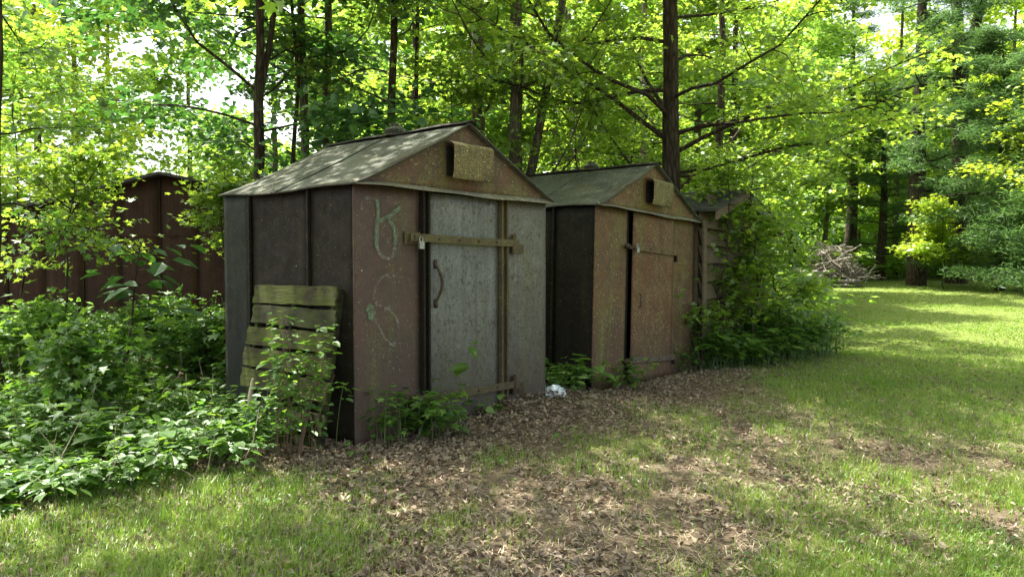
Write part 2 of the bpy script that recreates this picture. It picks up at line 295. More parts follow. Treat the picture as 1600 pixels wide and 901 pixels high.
def make_tree(base, H, r, barkm, leafm, kind='maple', lsize=.1, h0=2.4, reach=3., nl=16, per=9, leaves=12, lean=(0, 0), wig=.03, fork=None,
              sig=(.15, .15, .055), label='', group=None, name='leafy_tree', extra=(), dens_low=1.0, az=None, elevr=(.1, .6), free=False, split=False):
    base = np.array([base[0], base[1], float(g(base[0], base[1])) - .05])
    t = thing(name, base, 0, label, 'tree', group); tr = Acc(); br = Acc(); cr = Acc()
    n = 14; zz = np.linspace(0, H, n + 1); off = np.cumsum(rng.normal(0, wig, (n + 1, 2)), 0); off[0] = 0
    P = np.stack([off[:, 0] + lean[0] * zz, off[:, 1] + lean[1] * zz, zz], 1)
    rad = r * (1 - .82 * zz / H); rad[0] = r * 1.35; tube(tr, P, rad, 12, .05)
    stems = [(P, rad)]
    if fork:
        hf, dx, dy = fork; k = int(hf / H * n); L = H - hf; q = np.linspace(0, 1, 9)
        Q = P[k] + np.stack([dx * L * q ** .8, dy * L * q ** .8, L * q], 1); Q[:, :2] += np.cumsum(rng.normal(0, wig, (9, 2)), 0) * (q[:, None] > 0)
        rq = rad[k] * .72 * (1 - .8 * q); tube(tr, Q, rq, 10, .05); stems.append((Q, rq))
    C_ = []; O_ = []
    specs = []
    for i in range(nl):
        S, rd = stems[i % len(stems)]; z0 = max(h0, S[0, 2] + .2); f = (i + .5) / nl; h = z0 + (H * .96 - z0) * f ** 1.15
        phi = rng.uniform(0, 2 * math.pi) if az is None else rng.uniform(*az)
        if az is None and h < 5.5 and not free: phi = rng.uniform(-.45, math.pi + .45)
        prof = reach * (1 - .72 * ((h - h0) / (H - h0)) ** 1.4) * rng.uniform(.65, 1.1)
        specs.append((S, rd, h, phi, rng.uniform(*elevr), prof, None))
    for (h, phi, e, L, rr) in extra: specs.append((P, rad, h, phi, e, L, rr))
    for S, rd, h, phi, e, L, rr in specs:
        p0 = np.array([np.interp(h, S[:, 2], S[:, k]) for k in range(3)]); r0 = rr or max(.010, np.interp(h, S[:, 2], rd) * .28)
        d = np.array([math.cos(phi) * math.cos(e), math.sin(phi) * math.cos(e), math.sin(e)])
        B = polyline(p0, d, L, 7, .15, .025 if rr else -.01); tube(br, B, r0 * np.linspace(1, .18, 8), 6, .05, False)
        for j in range(per):
            f = .22 + .78 * (j + rng.uniform(0, 1)) / per; q = B[0] + 0; ii = f * 7; i0 = min(int(ii), 6); q = B[i0] + (B[i0 + 1] - B[i0]) * (ii - i0)
            ax = norm(B[i0 + 1] - B[i0]); sd = np.cross(ax, (0, 0, 1)); sd = sd * (1 if j % 2 else -1) + ax * .6 + rng.normal(size=3) * (.25, .25, .2)
            l2 = L * rng.uniform(.16, .34) * (1.1 - .4 * f); Q = polyline(q, sd, l2, 4, .18, -.03); tube(br, Q, r0 * .32 * np.linspace(1, .3, 5), 4, 0, False)
            C_ += [Q[2], Q[3], Q[4]]; O_ += [norm(Q[-1] - Q[0])] * 3
        for q in (B[3], B[4], B[5], B[6], B[7]): C_.append(q + rng.normal(size=3) * .12); O_.append(norm(B[-1] - B[-2]))
        if split: br.build('limb', M[barkm], t, True); br = Acc()
    spray(cr, kind, np.array(C_), leaves, sig, lsize, np.array(O_))
    tr.build('trunk', M[barkm], t, True)
    if br.V: br.build('limbs', M[barkm], t, True, kind='stuff')
    cr.build('crown', M[leafm], t, kind='stuff')
    return t

# ------------------------------------------------------------------ the sheds
W_, D_, HW, HR = 2.52, 1.96, 2.155, 2.79
RZ = math.atan2(FD[1], FD[0])
def padlock(parent, x, y, z, tilt=0):
    b = Acc()
    def fn(u, v): return np.stack([x - .028 + .056 * u, np.full_like(u, y - .03), z - .065 + .065 * v], 1)
    slab(b, fn, 3, 3, (0, -1, 0), .024); o = b.build('padlock', M['steel'], parent)
    s = Acc(); th = np.linspace(0, math.pi, 9); pts = [(x - .018, y - .018, z - .01)] + [(x - .018 * math.cos(q), y - .018, z + .022 + .018 * math.sin(q)) for q in th] + [(x + .018, y - .018, z - .01)]
    tube(s, pts, .0055, 6); s.build('shackle', M['steel'], o, True)
def bolts(name, parent, pts, mat, r=.011, ax='y'):
    for p in pts:
        a = Acc(); p = np.array(p, float); d = np.array([0, -1, 0]) if ax == 'y' else np.array([-1, 0, 0])
        tube(a, [p, p + d * .005, p + d * .009], [r, r, r * .55], 8); a.build(name, mat, parent, True)
def make_shed(loc, label, two=False):
    s = thing('metal_shed', (loc[0], loc[1], -.02), RZ, label, 'shed'); sd = 20 if two else 3
    fm = M['rust_two'] if two else M['paint_plum']
    xd0, xd1 = (.80, 1.86) if two else (.81, 1.75)
    xp0 = .70 if two else .71; xr = 1.90 if two else 1.87
    # front
    a = Acc(); fpanel(a, 0, xp0, 0, HW, 0, seed=sd, dent=.008); a.build('front_panel', fm, s, True, label='rust and lichen stained left front panel' if two else 'plum painted left front panel')
    a = Acc(); fpanel(a, xr, W_, 0, HW, 0.002, seed=sd + 1, dent=.008); a.build('front_panel', M['rust_two'] if two else M['paint_greybrown'], s, True)
    a = Acc(); fpanel(a, xd0 + .006, xd1 - .006, .02, HW - .02, -.035 if two else -.008, seed=sd + 2, dent=.007, nu=14, nv=24, th=.02)
    dr = a.build('door', M['rust_door'] if two else M['paint_grey'], s, True)
    # posts either side of the door; on the rusty shed a dark strip fills the left gap
    if not two:
        for x0, x1 in ((xp0 + .004, xd0 - .004), (xd1 + .006, xr - .006)):
            a = Acc(); box(a, x0, x1, -.006, .03, 0, HW); box(a, x0, x0 + .022, -.05, -.0065, .01, HW - .01); box(a, x1 - .02, x1, -.042, -.0065, .01, HW - .01)
            a.build('post_or_gap_strip', M['metal_dark'] if x0 < 1 else M['strip_olive'], s)
    else:
        a = Acc(); box(a, xp0 + .004, xd0, .03, .05, 0, HW); a.build('post_or_gap_strip', M['metal_dark'], s)  # recessed dark strip standing in for the shaded gap beside the door
        a = Acc(); box(a, xd1, xr - .002, -.004, .03, 0, HW); a.build('post_or_gap_strip', M['rust_two'], s)
    # cross bars
    for zi, z in enumerate((1.735, .335) if not two else (1.70, .30)):
        a = Acc(); x0, x1 = (.56, 2.0) if not two else (.80, 1.90); yy = -.062 if not two else -.062; dz = -.02
        def fn(u, v): x = x0 + (x1 - x0) * u; return np.stack([x, yy + .004 * np.sin(x * 5 + zi), z - .034 + .068 * v + dz * u + .004 * np.sin(3 * x)], 1)
        slab(a, fn, 14, 2, (0, -1, 0), .008); mt = M['strip_olive'] if not two else (M['strip_grey'] if zi else M['rust_two'])
        bar = a.build('door_bar', mt, s)
        bolts('rivet', bar, [(x, yy - .002, z + dz * (x - x0) / (x1 - x0)) for x in np.linspace(xd0 + .08, xd1 - .08, 4)], M['iron'], .012)
        if not two:
            a = Acc(); box(a, .525, .70, -.022, -.0125, z - .055, z + .05); box(a, .60, .615, -.075, -.022, z - .02, z + .03)
            a.build('hasp_plate', M['strip_olive'] if not zi else M['iron'], s)
            a = Acc(); box(a, 1.93, 2.13, -.020, -.0105, z - .12, z - .03); tube(a, [(1.94, -.05, z - .13), (1.94, -.05, z + .06)], .026, 8); tube(a, [(1.975, -.035, z - .11), (1.975, -.035, z + .07)], .016, 8)
            a.build('catch_bracket', M['strip_olive'] if not zi else M['iron'], s, label='moss covered hinge bracket' if not zi else None)
            padlock(s, .655, -.065, z - .03)
        elif not zi:
            a = Acc(); box(a, .64, .76, -.05, -.012, z - .02, z + .02); tube(a, [(.62, -.03, z + .01), (.66, -.07, z + .012)], .028, 8); a.build('hasp_plate', M['iron'], s)
            padlock(s, .79, -.085, z + .0)
        else:
            a = Acc(); box(a, .66, .80, -.04, -.012, z - .025, z + .02); a.build('hasp_plate', M['iron'], s)
    if two:
        a = Acc(); box(a, 1.885, 1.925, -.055, -.011, 1.56, 1.68); box(a, 1.885, 1.925, -.05, -.011, .18, .27); a.build('catch_bracket', M['metal_dark'], s)
        a = Acc(); z0 = 1.02; tube(a, [(.93, -.056, z0 + .11), (.93, -.085, z0 + .09), (.93, -.085, z0 - .05), (.93, -.056, z0 - .07)], .010, 7); a.build('door_handle', M['iron'], dr, True)
    else:
        a = Acc(); q = np.linspace(0, 1, 12); tube(a, np.stack([.885 + .03 * np.sin(q * math.pi), -.03 - .045 * np.sin(q * math.pi), 1.50 - .32 * q], 1), .011 + .004 * np.sin(q * math.pi), 7)
        box(a, .87, .9, -.032, -.018, 1.47, 1.55); box(a, .87, .9, -.032, -.018, 1.12, 1.20); a.build('door_handle', M['iron'], dr, True)
        # worn painted characters
        def P_(px, py):
            k = (px - 800) / F_; t = (6.04 * k + 1.264) / (.643 - .766 * k); d = 6.04 + .766 * t; return np.array([t, -.0145, 1.52 - (py - 410) / F_ * d])
        def stroke(pp, wd, mat, lab):
            pts = np.array([P_(*p) for p in pp]); q = np.linspace(0, len(pts) - 1, 5 * len(pts)); pts = np.stack([np.interp(q, np.arange(len(pts)), pts[:, k]) for k in range(3)], 1)
            for _ in range(3): pts[1:-1] = (pts[:-2] + pts[1:-1] * 2 + pts[2:]) / 4
            tg = norm(np.gradient(pts, axis=0)); sdv = np.cross(tg, (0, 1, 0)); ww = wd * (1 + rng.normal(0, .15, len(pts)))[:, None] / 2
            a = Acc(); n = len(pts); i = np.arange(n - 1); V = np.concatenate([pts - sdv * ww, pts + sdv * ww]); a.add(V, np.stack([i, i + 1, i + 1 + n, i + n], 1)); a.build('paint_mark', mat, s, label=lab)
        ck, gr_ = M['chalk_white'], M['chalk_green']
        stroke([(563, 328), (566, 314), (574, 308), (584, 312)], .028, ck, None)
        stroke([(588, 311), (590, 330), (588, 352), (587, 375), (588, 388)], .040, gr_, 'worn green and white painted letter on the plum panel')
        stroke([(592, 345), (600, 341), (607, 338), (616, 330), (625, 323)], .036, gr_, None)
        stroke([(606, 343), (613, 352), (617, 366), (616, 382)], .036, gr_, None)
        stroke([(588, 388), (594, 400), (604, 405), (612, 400), (616, 384)], .032, ck, None)
        stroke([(596, 315), (608, 314), (620, 318)], .026, ck, None)
        stroke([(617, 430), (605, 428), (592, 434), (584, 450), (583, 466), (590, 478), (602, 484)], .030, ck, 'worn white painted curved letter on the plum panel')
        stroke([(590, 478), (602, 480), (616, 492), (622, 512), (618, 532), (610, 539), (600, 530), (590, 512), (583, 496)], .026, ck, None)
        stroke([(572, 478), (577, 482), (579, 492), (576, 499)], .075, gr_, None)
    # side walls and back
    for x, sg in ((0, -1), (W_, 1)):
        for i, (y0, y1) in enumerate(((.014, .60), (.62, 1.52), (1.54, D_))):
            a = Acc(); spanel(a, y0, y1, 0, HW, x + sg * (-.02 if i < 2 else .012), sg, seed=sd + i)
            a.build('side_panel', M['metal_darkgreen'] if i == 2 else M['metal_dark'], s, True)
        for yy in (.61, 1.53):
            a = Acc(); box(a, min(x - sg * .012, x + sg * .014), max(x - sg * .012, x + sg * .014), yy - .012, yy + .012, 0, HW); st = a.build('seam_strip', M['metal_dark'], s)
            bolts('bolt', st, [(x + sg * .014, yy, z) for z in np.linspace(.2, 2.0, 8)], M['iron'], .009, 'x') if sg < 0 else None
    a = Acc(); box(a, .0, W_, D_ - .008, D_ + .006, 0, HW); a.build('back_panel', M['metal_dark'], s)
    gt = lambda x: HW + (HR - HW - .02) * (1 - np.abs(x - W_ / 2) / (W_ / 2)) + .004
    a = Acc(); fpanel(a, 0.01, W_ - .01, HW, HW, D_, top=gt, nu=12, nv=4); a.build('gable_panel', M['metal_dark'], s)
    # front gable with flared wavy lip
    a = Acc(); fpanel(a, -.03, W_ + .03, HW + .02, HW, -.045, top=lambda x: gt(np.clip(x, 0, W_)) + .012, bot=lambda x: HW + .018 + .004 * np.sin(2.6 * x + 1), nu=26, nv=8, seed=sd + 7, dent=.008)
    a.build('gable_panel', M['rust_two'] if two else M['gable_rust'], s, True)
    a = Acc()
    def fn(u, v):
        x = -.05 + (W_ + .10) * u; wv = .007 * np.sin(2.2 * x + .5) + .004 * np.sin(7 * x); return np.stack([x, -.045 - .070 * v ** 1.5, HW + .028 + .004 * np.sin(2.6 * x + 1) - .045 * v + wv * v], 1)
    slab(a, fn, 30, 3, (0, -.4, .9), .007); a.build('gable_lip', M['lip_pale'], s, True)
    # vent hood: sheet bent out, open at the sides
    a = Acc(); hx0, hx1, hz0, hz1, hp = (.96, 1.50, 2.265, 2.605, .125) if not two else (1.02, 1.54, 2.25, 2.59, .125)
    def fn(u, v):
        x = hx0 + (hx1 - hx0) * u; q = np.clip(v / .35, 0, 1); z = np.where(v < .35, hz1 - .055 * (1 - np.cos(q * math.pi / 2)), hz1 - .055 - (v - .35) / .65 * (hz1 - hz0 - .055))
        y = -.055 - np.where(v < .35, (hp) * np.sin(q * math.pi / 2), hp) + .02 * np.clip((v - .8) / .2, 0, 1) + .006 * np.sin(5 * x)
        return np.stack([x, y, z], 1)
    slab(a, fn, 10, 22, (0, -.8, .4), .006); h = a.build('vent_hood', M['hood_lichen'], s, True)
    a = Acc(); box(a, hx0 + .03, hx1 - .03, -.066, -.056, hz0 + .03, hz1 - .05); a.build('vent_dark_plate', M['metal_dark'], h)  # solid dark plate standing in for the dark inside of the vent
    # roof
    a_s = math.atan2(HR - HW, W_ / 2)
    for sg in (-1, 1):
        a = Acc()
        def fn(u, v):
            y = -.10 + (D_ + .14) * u; q = v * (W_ / 2 + .05); x = W_ / 2 + sg * (q - .0)
            z = HR - (HR - HW) / (W_ / 2) * q + .012 + .008 * np.sin(y * 2.3 + sd) * v + .010 * v ** 6 * (1 + np.sin(4 * y)) - .014 * np.sin(math.pi * v) + .0015 * np.sin(9 * y + 4 * v)
            return np.stack([x, y, z], 1)
        slab(a, fn, 22, 14, (sg * .45, 0, .9), .014); rf = a.build('roof', M['roof'], s, True)
        b = Acc(); yj = D_ * .52
        tube(b, [(W_ / 2 + sg * q, yj + .004 * math.sin(q * 9), HR - (HR - HW) / (W_ / 2) * q + .014 - .014 * math.sin(math.pi * q / 1.33)) for q in np.linspace(.03, 1.32, 12)], .007, 6, .35); b.build('roof_seam', M['roof'], rf, True)
    a = Acc()
    for sg in (-1, 1):
        def fn(u, v): y = -.115 + (D_ + .165) * u; return np.stack([W_ / 2 + sg * .075 * v, y, HR + .032 - .034 * v + .005 * np.sin(6 * y)], 1)
        slab(a, fn, 16, 2, (sg * .3, 0, .95), .006)
    a.build('ridge_cap', M['metal_dark'], s, True)
    # ridge ventilator, a squat weathered lump
    a = Acc(); yc = .92
    th = np.linspace(0, 2 * math.pi, 13)[:-1]
    rows = [(.09, -.03), (.10, .0), (.10, .02), (.075, .045), (.055, .06), (.05, .085), (.005, .09)]
    V = np.array([[(W_ / 2 - .01 + .02 * math.sin(2.1 * k) + r_ * math.cos(q) * (1 + .16 * math.sin(3 * q + k) + .1 * math.sin(5 * q + 2 * k)), yc + r_ * 1.1 * math.sin(q), HR + .025 + z_) for q in th] for k, (r_, z_) in enumerate(rows)])
    i = np.arange(6)[:, None] * 12; j = np.arange(12)[None]; a.add(V.reshape(-1, 3), np.stack([i + j, i + (j + 1) % 12, i + 12 + (j + 1) % 12, i + 12 + j], -1).reshape(-1, 4))
    a.build('ridge_vent', M['roof'], s, True)
    return s
shed1 = make_shed(FL, 'nearer metal shed with blue grey door, plum left panel and worn painted letters')
FL2 = FL + FD * 3.53
shed2 = make_shed(FL2, 'farther rusty brown metal shed leaning right with lichen speckled rusty door', True)
shed2.rotation_euler = (0, .035, RZ); shed2.location.z = .02; shed2.location.x -= .08

def world(u, v, z=0):  # shed-aligned coordinates -> world
    p = FL + FD * u + np.array([-.766, .643]) * v; return np.array([p[0], p[1], z])

# ------------------------------------------------------------------ pallet leaning on the side wall
pw = world(-.03, .12); pal = thing('wooden_pallet', (pw[0], pw[1], 0), RZ, 'mossy slatted wooden pallet leaning on the side of the nearer shed', 'pallet')
def pal_pt(s_, h, off=0):          # s_: along the wall, h: up the pallet, off: outwards
    t = math.atan2(.22, 1.30); return np.array([-.24 + h * math.sin(t) - off * math.cos(t), s_, h * math.cos(t) + off * math.sin(t)])
hs = [1.32, 1.135, .945, .755, .565, .30, .10]
for i, h in enumerate(hs):
    a = Acc(); s0 = -.02 + rng.uniform(-.02, .03) - .03 * (i > 1); s1 = 1.17 + (.05 if i > 1 else 0) + rng.uniform(-.02, .03); hh = .160
    tl = rng.uniform(-.012, .012); nr = pal_pt(0, 0, 1) - pal_pt(0, 0, 0)
    def fn(u, v):
        s_ = s0 + (s1 - s0) * u + .012 * np.sin(v * 9 + i); hv = h - hh + hh * v + tl * (u - .5) + .003 * np.sin(u * 17 + i)
        base = np.array([pal_pt(x, y, .03 + .003 * math.sin(9 * x + i)) for x, y in zip(s_, hv)]); return base
    slab(a, fn, 12, 4, nr, .02); a.build('slat', M['pallet_dark'] if i in (1, 5, 6) else M['pallet_wood'], pal, label='darker nearly black slat' if i == 1 else None)
for sp in (.05, .6, 1.12):
    a = Acc()
    def fn(u, v): return np.array([pal_pt(sp - .02 + .04 * x, -.02 + 1.33 * y, .009) for x, y in zip(u, v)])
    slab(a, fn, 1, 6, pal_pt(0, 0, 1) - pal_pt(0, 0, 0), .085); a.build('stringer', M['pallet_dark'], pal)
a = Acc(); p = at(393, 690, 6.35); tube(a, [(p[0], p[1], .0), (p[0] - .02, p[1] + .02, .18), (p[0] - .03, p[1] + .02, .36), (p[0] - .01, p[1] + .03, .52)], [.028, .026, .024, .012], 7, .15)
a.build('broken_stake', M['bare_wood'], label='pale broken wooden stake standing by the foot of the pallet', cat='stake')

# ------------------------------------------------------------------ brown metal building, left rear
bz = thing('metal_building', (-10.2, 14.2, 0), R(-2), 'large brown sheet metal building with low gable behind the undergrowth', 'building')
BW, BH0, BH1, PK = 8.8, 2.25, 3.12, 3.75
btop = lambda x: np.where(x < PK, BH0 + (BH1 - BH0) * x / PK, BH1 - (x - PK) * .2)
xs = np.linspace(0, BW, 13)
for i in range(12):
    a = Acc(); fpanel(a, xs[i] + .004, xs[i + 1] - .004, 0, 0, .012 * (i % 2), top=btop, bot=lambda x: x * 0 - .1, nu=4, nv=8, dent=.01, seed=i); a.build('wall_panel', M['barn'], bz, True)
    a = Acc(); box(a, xs[i] - .006, xs[i] + .006, -.020, -.013, -.1, float(btop(xs[i])) - .04); a.build('seam_strip', M['barn'], bz)
a = Acc(); fpanel(a, .0, BW, 2.0, 2.03, -.02, nu=12, nv=1, th=.01); a.build('girt_seam', M['barn'], bz)
for x0, x1 in ((-.25, PK), (PK, BW + .2)):
    a = Acc()
    def fn(u, v): x = x0 + (x1 - x0) * u; return np.stack([x, -.2 + 9 * v, btop(x) + .05], 1)
    slab(a, fn, 8, 6, (0, 0, 1), .05); a.build('roof', M['roof_felt'], bz)
a = Acc(); box(a, 0, .03, .05, 8.7, -.1, 2.2); a.build('side_wall', M['barn'], bz)
a = Acc(); box(a, BW - .03, BW, .05, 8.7, -.1, 2.0); a.build('side_wall', M['barn'], bz)

# ------------------------------------------------------------------ lap sided shack, right of the sheds
su = world(6.12, .02); sh = thing('wooden_shack', (su[0], su[1], .0), RZ, 'small weathered lap sided shack half hidden by leaves right of the rusty shed', 'shack'); sh.scale = (1, 1, .92)
SWd = 2.2; stop = lambda x: 2.33 + .42 * (1 - abs(x - 1.0) / 1.2)
z = 0.; i = 0
while z < 2.7:
    hgt = .27; a = Acc()
    x0 = 0 if z < 2.3 else max(0, 1.0 - 1.2 * (1 - (z - 2.28) / .42)); x1 = SWd if z < 2.3 else min(SWd, 1.0 + 1.2 * (1 - (z - 2.28) / .42))
    if x1 - x0 > .1:
        sg = rng.uniform(-.02, .02)
        def fn(u, v): x = x0 + (x1 - x0) * u; zz = z + hgt * v * 1.03; return np.stack([x, -.075 + .07 * v + .006 * np.sin(x * 6 + i), zz + sg * u + .012 * np.sin(4 * x + i) * (1 - v)], 1)
        slab(a, fn, 10, 2, (0, -1, 0), .02); a.build('siding_board', M['lap_wood'], sh)
    a = Acc()
    if z < 2.1:
        def fn(u, v): y = .05 + 1.9 * u; return np.stack([SWd + .045 - .04 * v, y, z + hgt * v * 1.03], 1)
        slab(a, fn, 4, 2, (1, 0, 0), .02); a.build('siding_board', M['lap_wood'], sh)
    z += hgt; i += 1
a = Acc(); box(a, SWd - .02, SWd + .06, -.07, .045, 0, 2.25); a.build('corner_board', M['lap_wood'], sh); a = Acc(); box(a, -.05, .05, -.10, -.078, 0, 2.28); a.build('corner_board', M['lap_wood'], sh)
a = Acc(); box(a, .02, SWd - .03, .03, 1.9, 0, 2.3); a.build('wall_frame', M['lap_wood'], sh)
for sg in (-1, 1):
    a = Acc()
    def fn(u, v): q = (1.52 if sg > 0 else 1.06) * v; return np.stack([1.0 + sg * q + 0 * u, -.3 + 2.5 * u, 2.82 - .35 * q + .02 * np.sin(6 * u)], 1)
    slab(a, fn, 8, 4, (0, 0, 1), .04); a.build('roof', M['roof_felt'], sh)
    a = Acc()
    def fn(u, v): q = (1.5 if sg > 0 else 1.04) * u; return np.stack([1.0 + sg * q, -.285 + 0 * u, 2.77 - .35 * q - .13 * (1 - v)], 1)
    slab(a, fn, 6, 1, (0, -1, 0), .025); a.build('barge_board', M['lap_wood'], sh)
a = Acc(); box(a, 2.44, 2.48, -.255, 2.1, 2.10, 2.22); a.build('fascia_board', M['gable_rust'], sh)

# ------------------------------------------------------------------ plastic bag
a = Acc(); n = 13; th, ph = np.meshgrid(np.linspace(0, 2 * math.pi, 17)[:-1], np.linspace(0.05, math.pi / 2, 8), indexing='xy')
V = np.stack([.13 * np.cos(th) * np.cos(ph - .05), .10 * np.sin(th) * np.cos(ph - .05), .11 * np.sin(ph) ** .8], -1)
V += .022 * rng.normal(size=V.shape) * np.array([1, 1, .6]); V[..., 2] = np.maximum(V[..., 2], 0)
i = np.arange(7)[:, None] * 16; j = np.arange(16)[None]; a.add(V.reshape(-1, 3), np.stack([i + j, i + (j + 1) % 16, i + 16 + (j + 1) % 16, i + 16 + j], -1).reshape(-1, 4))
q = np.linspace(0, 1, 6); P = np.stack([-.12 - .02 * q, .02 * q, .05 + .17 * q], 1)
for k in range(5): a.add([P[k] + (-.02, 0, 0), P[k] + (.025, .01, 0), P[k + 1] + (.015, -.01, 0), P[k + 1] + (-.015, 0, 0)], [(0, 1, 2, 3)])
b = a.build('plastic_bag', M['plastic_bag'], label='crumpled pale blue white plastic bag on the ground between the sheds', cat='bag'); p = world(2.66, -.03); b.location = (p[0] + .0, p[1], float(g(p[0], p[1])))

# ------------------------------------------------------------------ stone ring and brush pile across the lawn
ry = 29.; rx = (1292 - 800) / F_ * ry; sp_ = thing('stone_ring', (rx, ry, float(g(rx, ry))), 0, 'low ring of stacked grey stones holding the brush pile across the lawn', 'stone ring')
for lvl in range(4):
    for k in range(16):
        an = k / 16 * 2 * math.pi + lvl * .2; s = rng.uniform(.16, .24)
        if lvl > 1 and not (2.2 < an < 4.9): continue
        ph = rng.uniform(0, 6); th = np.linspace(0, 2 * math.pi, 8)[:-1]; a = Acc()
        rows = [(.6, -.5), (1, -.1), (.95, .3), (.5, .5)]
        V = np.array([[(s * r_ * math.cos(q) * (1 + .15 * math.sin(2 * q + ph)), s * .8 * r_ * math.sin(q), s * .62 * z_) for q in th] for r_, z_ in rows]).reshape(-1, 3)
        i = np.arange(3)[:, None] * 7; j = np.arange(7)[None]; a.add(V, np.stack([i + j, i + (j + 1) % 7, i + 7 + (j + 1) % 7, i + 7 + j], -1).reshape(-1, 4)); a.add(V[-7:], [tuple(range(7))])
        o = a.build('stone', M['stone'], sp_); o.location = (1.15 * math.cos(an) - .1, .8 * math.sin(an), .05 + lvl * .17); o.rotation_euler = (0, 0, an)
a = Acc()
for k in range(230):
    L = rng.uniform(.5, 1.6); c = np.array([rx + .35, ry + .1, 0]) + rng.normal(size=3) * (.5, .4, 0); hmax = 1.25 * math.exp(-((c[0] - rx) / .9) ** 2); c[2] = float(g(rx, ry)) + .35 + rng.uniform(0, 1) * hmax
    d = rng.normal(size=3) * (1, .8, .42); B = polyline(c - norm(d) * L / 2, d, L, 4, .12); tube(a, B, rng.uniform(.010, .03) * np.linspace(1, .4, 5), 4, 0, False)
a.build('brush_pile', M['dead_wood'], label='tangled pile of dry grey sticks heaped over the stone ring', cat='brush pile')

# ------------------------------------------------------------------ undergrowth plants
def plant(acc_l, acc_s, base, H, kind, nleaf, size, lean=None, compound=False, spread=1.):
    lean = rng.normal(size=2) * .25 if lean is None else lean
    S = polyline(base, (lean[0], lean[1], 1), H, 5, .10, 0); tube(acc_s, S, .0024 * np.linspace(1.4, .6, 6) * (1 + H), 3, 0, False)
    f = .25 + .75 * np.sqrt(rng.uniform(0, 1, nleaf)); f[0] = 1; ii = f * 5; i0 = np.minimum(ii.astype(int), 4); Q = S[i0] + (S[i0 + 1] - S[i0]) * (ii - i0)[:, None]
    an = rng.uniform(0, 2 * math.pi, nleaf); D = np.stack([np.cos(an), np.sin(an), rng.uniform(-.1, .5, nleaf)], 1); L = rng.uniform(.4, 1.3, nleaf)[:, None] * size * 1.1 * spread
    T = Q + D * L; N = np.array([0, 0, 1.]) + rng.normal(size=(nleaf, 3)) * .28
    if compound:
        for k in range(-2, 3):
            c, s_ = math.cos(k * .72), math.sin(k * .72); Dk = np.stack([D[:, 0] * c - D[:, 1] * s_, D[:, 0] * s_ + D[:, 1] * c, np.full(nleaf, -.18)], 1)
            put_leaves(acc_l, kind, T, Dk, N + rng.normal(size=(nleaf, 3)) * .12, size * (1 - .12 * abs(k)) * rng.uniform(.8, 1.1, nleaf))
    else:
        D[:, 2] -= .35; put_leaves(acc_l, kind, T, D, N, size * rng.uniform(.6, 1.2, nleaf))
def ok_ground(x, y):
    t, q = tq(x, y); v = -q
    if -.05 < v < D_ + .1 and (-.05 < t < W_ + .1 or 3.45 < t < 6.1): return False
    if -.1 < v < 2.2 and 6.3 < t < 8.7: return False
    if y > 14.0 and -10.3 < x < -1.3 and y < 23.5: return False
    return True
def undergrowth(n, sample, hf, name, label, mat='herb', sizes=(.045, .115)):
    al, as_ = Acc(), Acc(); c = 0
    while c < n:
        x, y = sample()
        if not ok_ground(x, y): continue
        c += 1; H = hf(x, y) * rng.uniform(.6, 1.2); r_ = rng.uniform(); s = rng.uniform(*sizes)
        b = (x, y, float(g(x, y)) - .01)
        if r_ < .45: plant(al, as_, b, H, 'ovate', 4, s, compound=True)
        elif r_ < .8: plant(al, as_, b, H, 'ovate', 12, s * 1.1)
        elif r_ < .9: plant(al, as_, b, H, 'maple', 8, s * 1.3)
        else: plant(al, as_, b, H, 'heart', 6, s * 1.5)
    al.Fs += [f + al.n for f in as_.Fs]; al.V += as_.V
    return al.build(name, M[mat], label=label, cat='undergrowth', kind='stuff')
def s_left():
    while 1:
        d = math.exp(rng.uniform(math.log(4.4), math.log(13.8))); px = rng.uniform(-120, 560); x = (px - 800) / F_ * d
        lim = -1.95 + .08 * math.sin(5 * d) if d > 5.2 else -1.95 - (5.2 - d) * 1.5
        t, q = tq(x, d)
        if (x < lim and t < -.12) or (x < -1.5 and q < -2.1): return x, d
undergrowth(1550, s_left, lambda x, y: (.16 + .08 * min(max(y - 4.6, 0), 6)) * (1 + .8 * float(vnoise(np.array([[x, y, 0.]]), 2.2, 5)[0])), 'undergrowth', 'thick green leafy undergrowth left of the nearer shed')
al = Acc()
for _ in range(160):                                   # dead stalks standing among the green
    x, y = s_left()
    if ok_ground(x, y) and y < 9: tube(al, polyline((x, y, float(g(x, y))), (rng.normal() * .5, rng.normal() * .5, 1), rng.uniform(.25, .7), 4, .14), np.linspace(.004, .0015, 5), 4, 0, False)
al.build('dead_stalks', M['bare_wood'], label='thin dry stalks leaning among the undergrowth on the left', cat='dead stalks', kind='stuff')
def s_back():
    while 1:
        x = rng.uniform(-3, 9); y = rng.uniform(8, 20); t, q = tq(x, y)
        if q < -2.05: return x, y
undergrowth(1300, s_back, lambda x, y: .9, 'undergrowth', 'leafy undergrowth on the woodland floor behind the sheds', sizes=(.09, .14))
def s_gap():
    t = rng.uniform(2.6, 3.45); v = rng.uniform(-.08, 1.6); p = world(t, v); return p[0], p[1]
undergrowth(110, s_gap, lambda x, y: .32, 'undergrowth', 'leafy creeper filling the gap between the two sheds')
def s_right():
    while 1:
        t = rng.uniform(5.95, 9.4); v = rng.uniform(-1.05, .0) * min(1, .35 + (t - 5.9) * .3); p = world(t, v)
        if 1: return p[0], p[1]
undergrowth(460, s_right, lambda x, y: .62 * (1 + .6 * float(vnoise(np.array([[x, y, 0.]]), 3, 6)[0])), 'undergrowth', 'bushy green undergrowth at the foot of the wooden shack', sizes=(.07, .11))
def s_tree():
    x = rng.uniform(8, 34); y = 31 + rng.uniform(0, 6) + .1 * x; return x, y
undergrowth(1500, s_tree, lambda x, y: 1.05, 'undergrowth', 'low leafy growth along the far edge of the lawn', 'farleaf', (.2, .35))
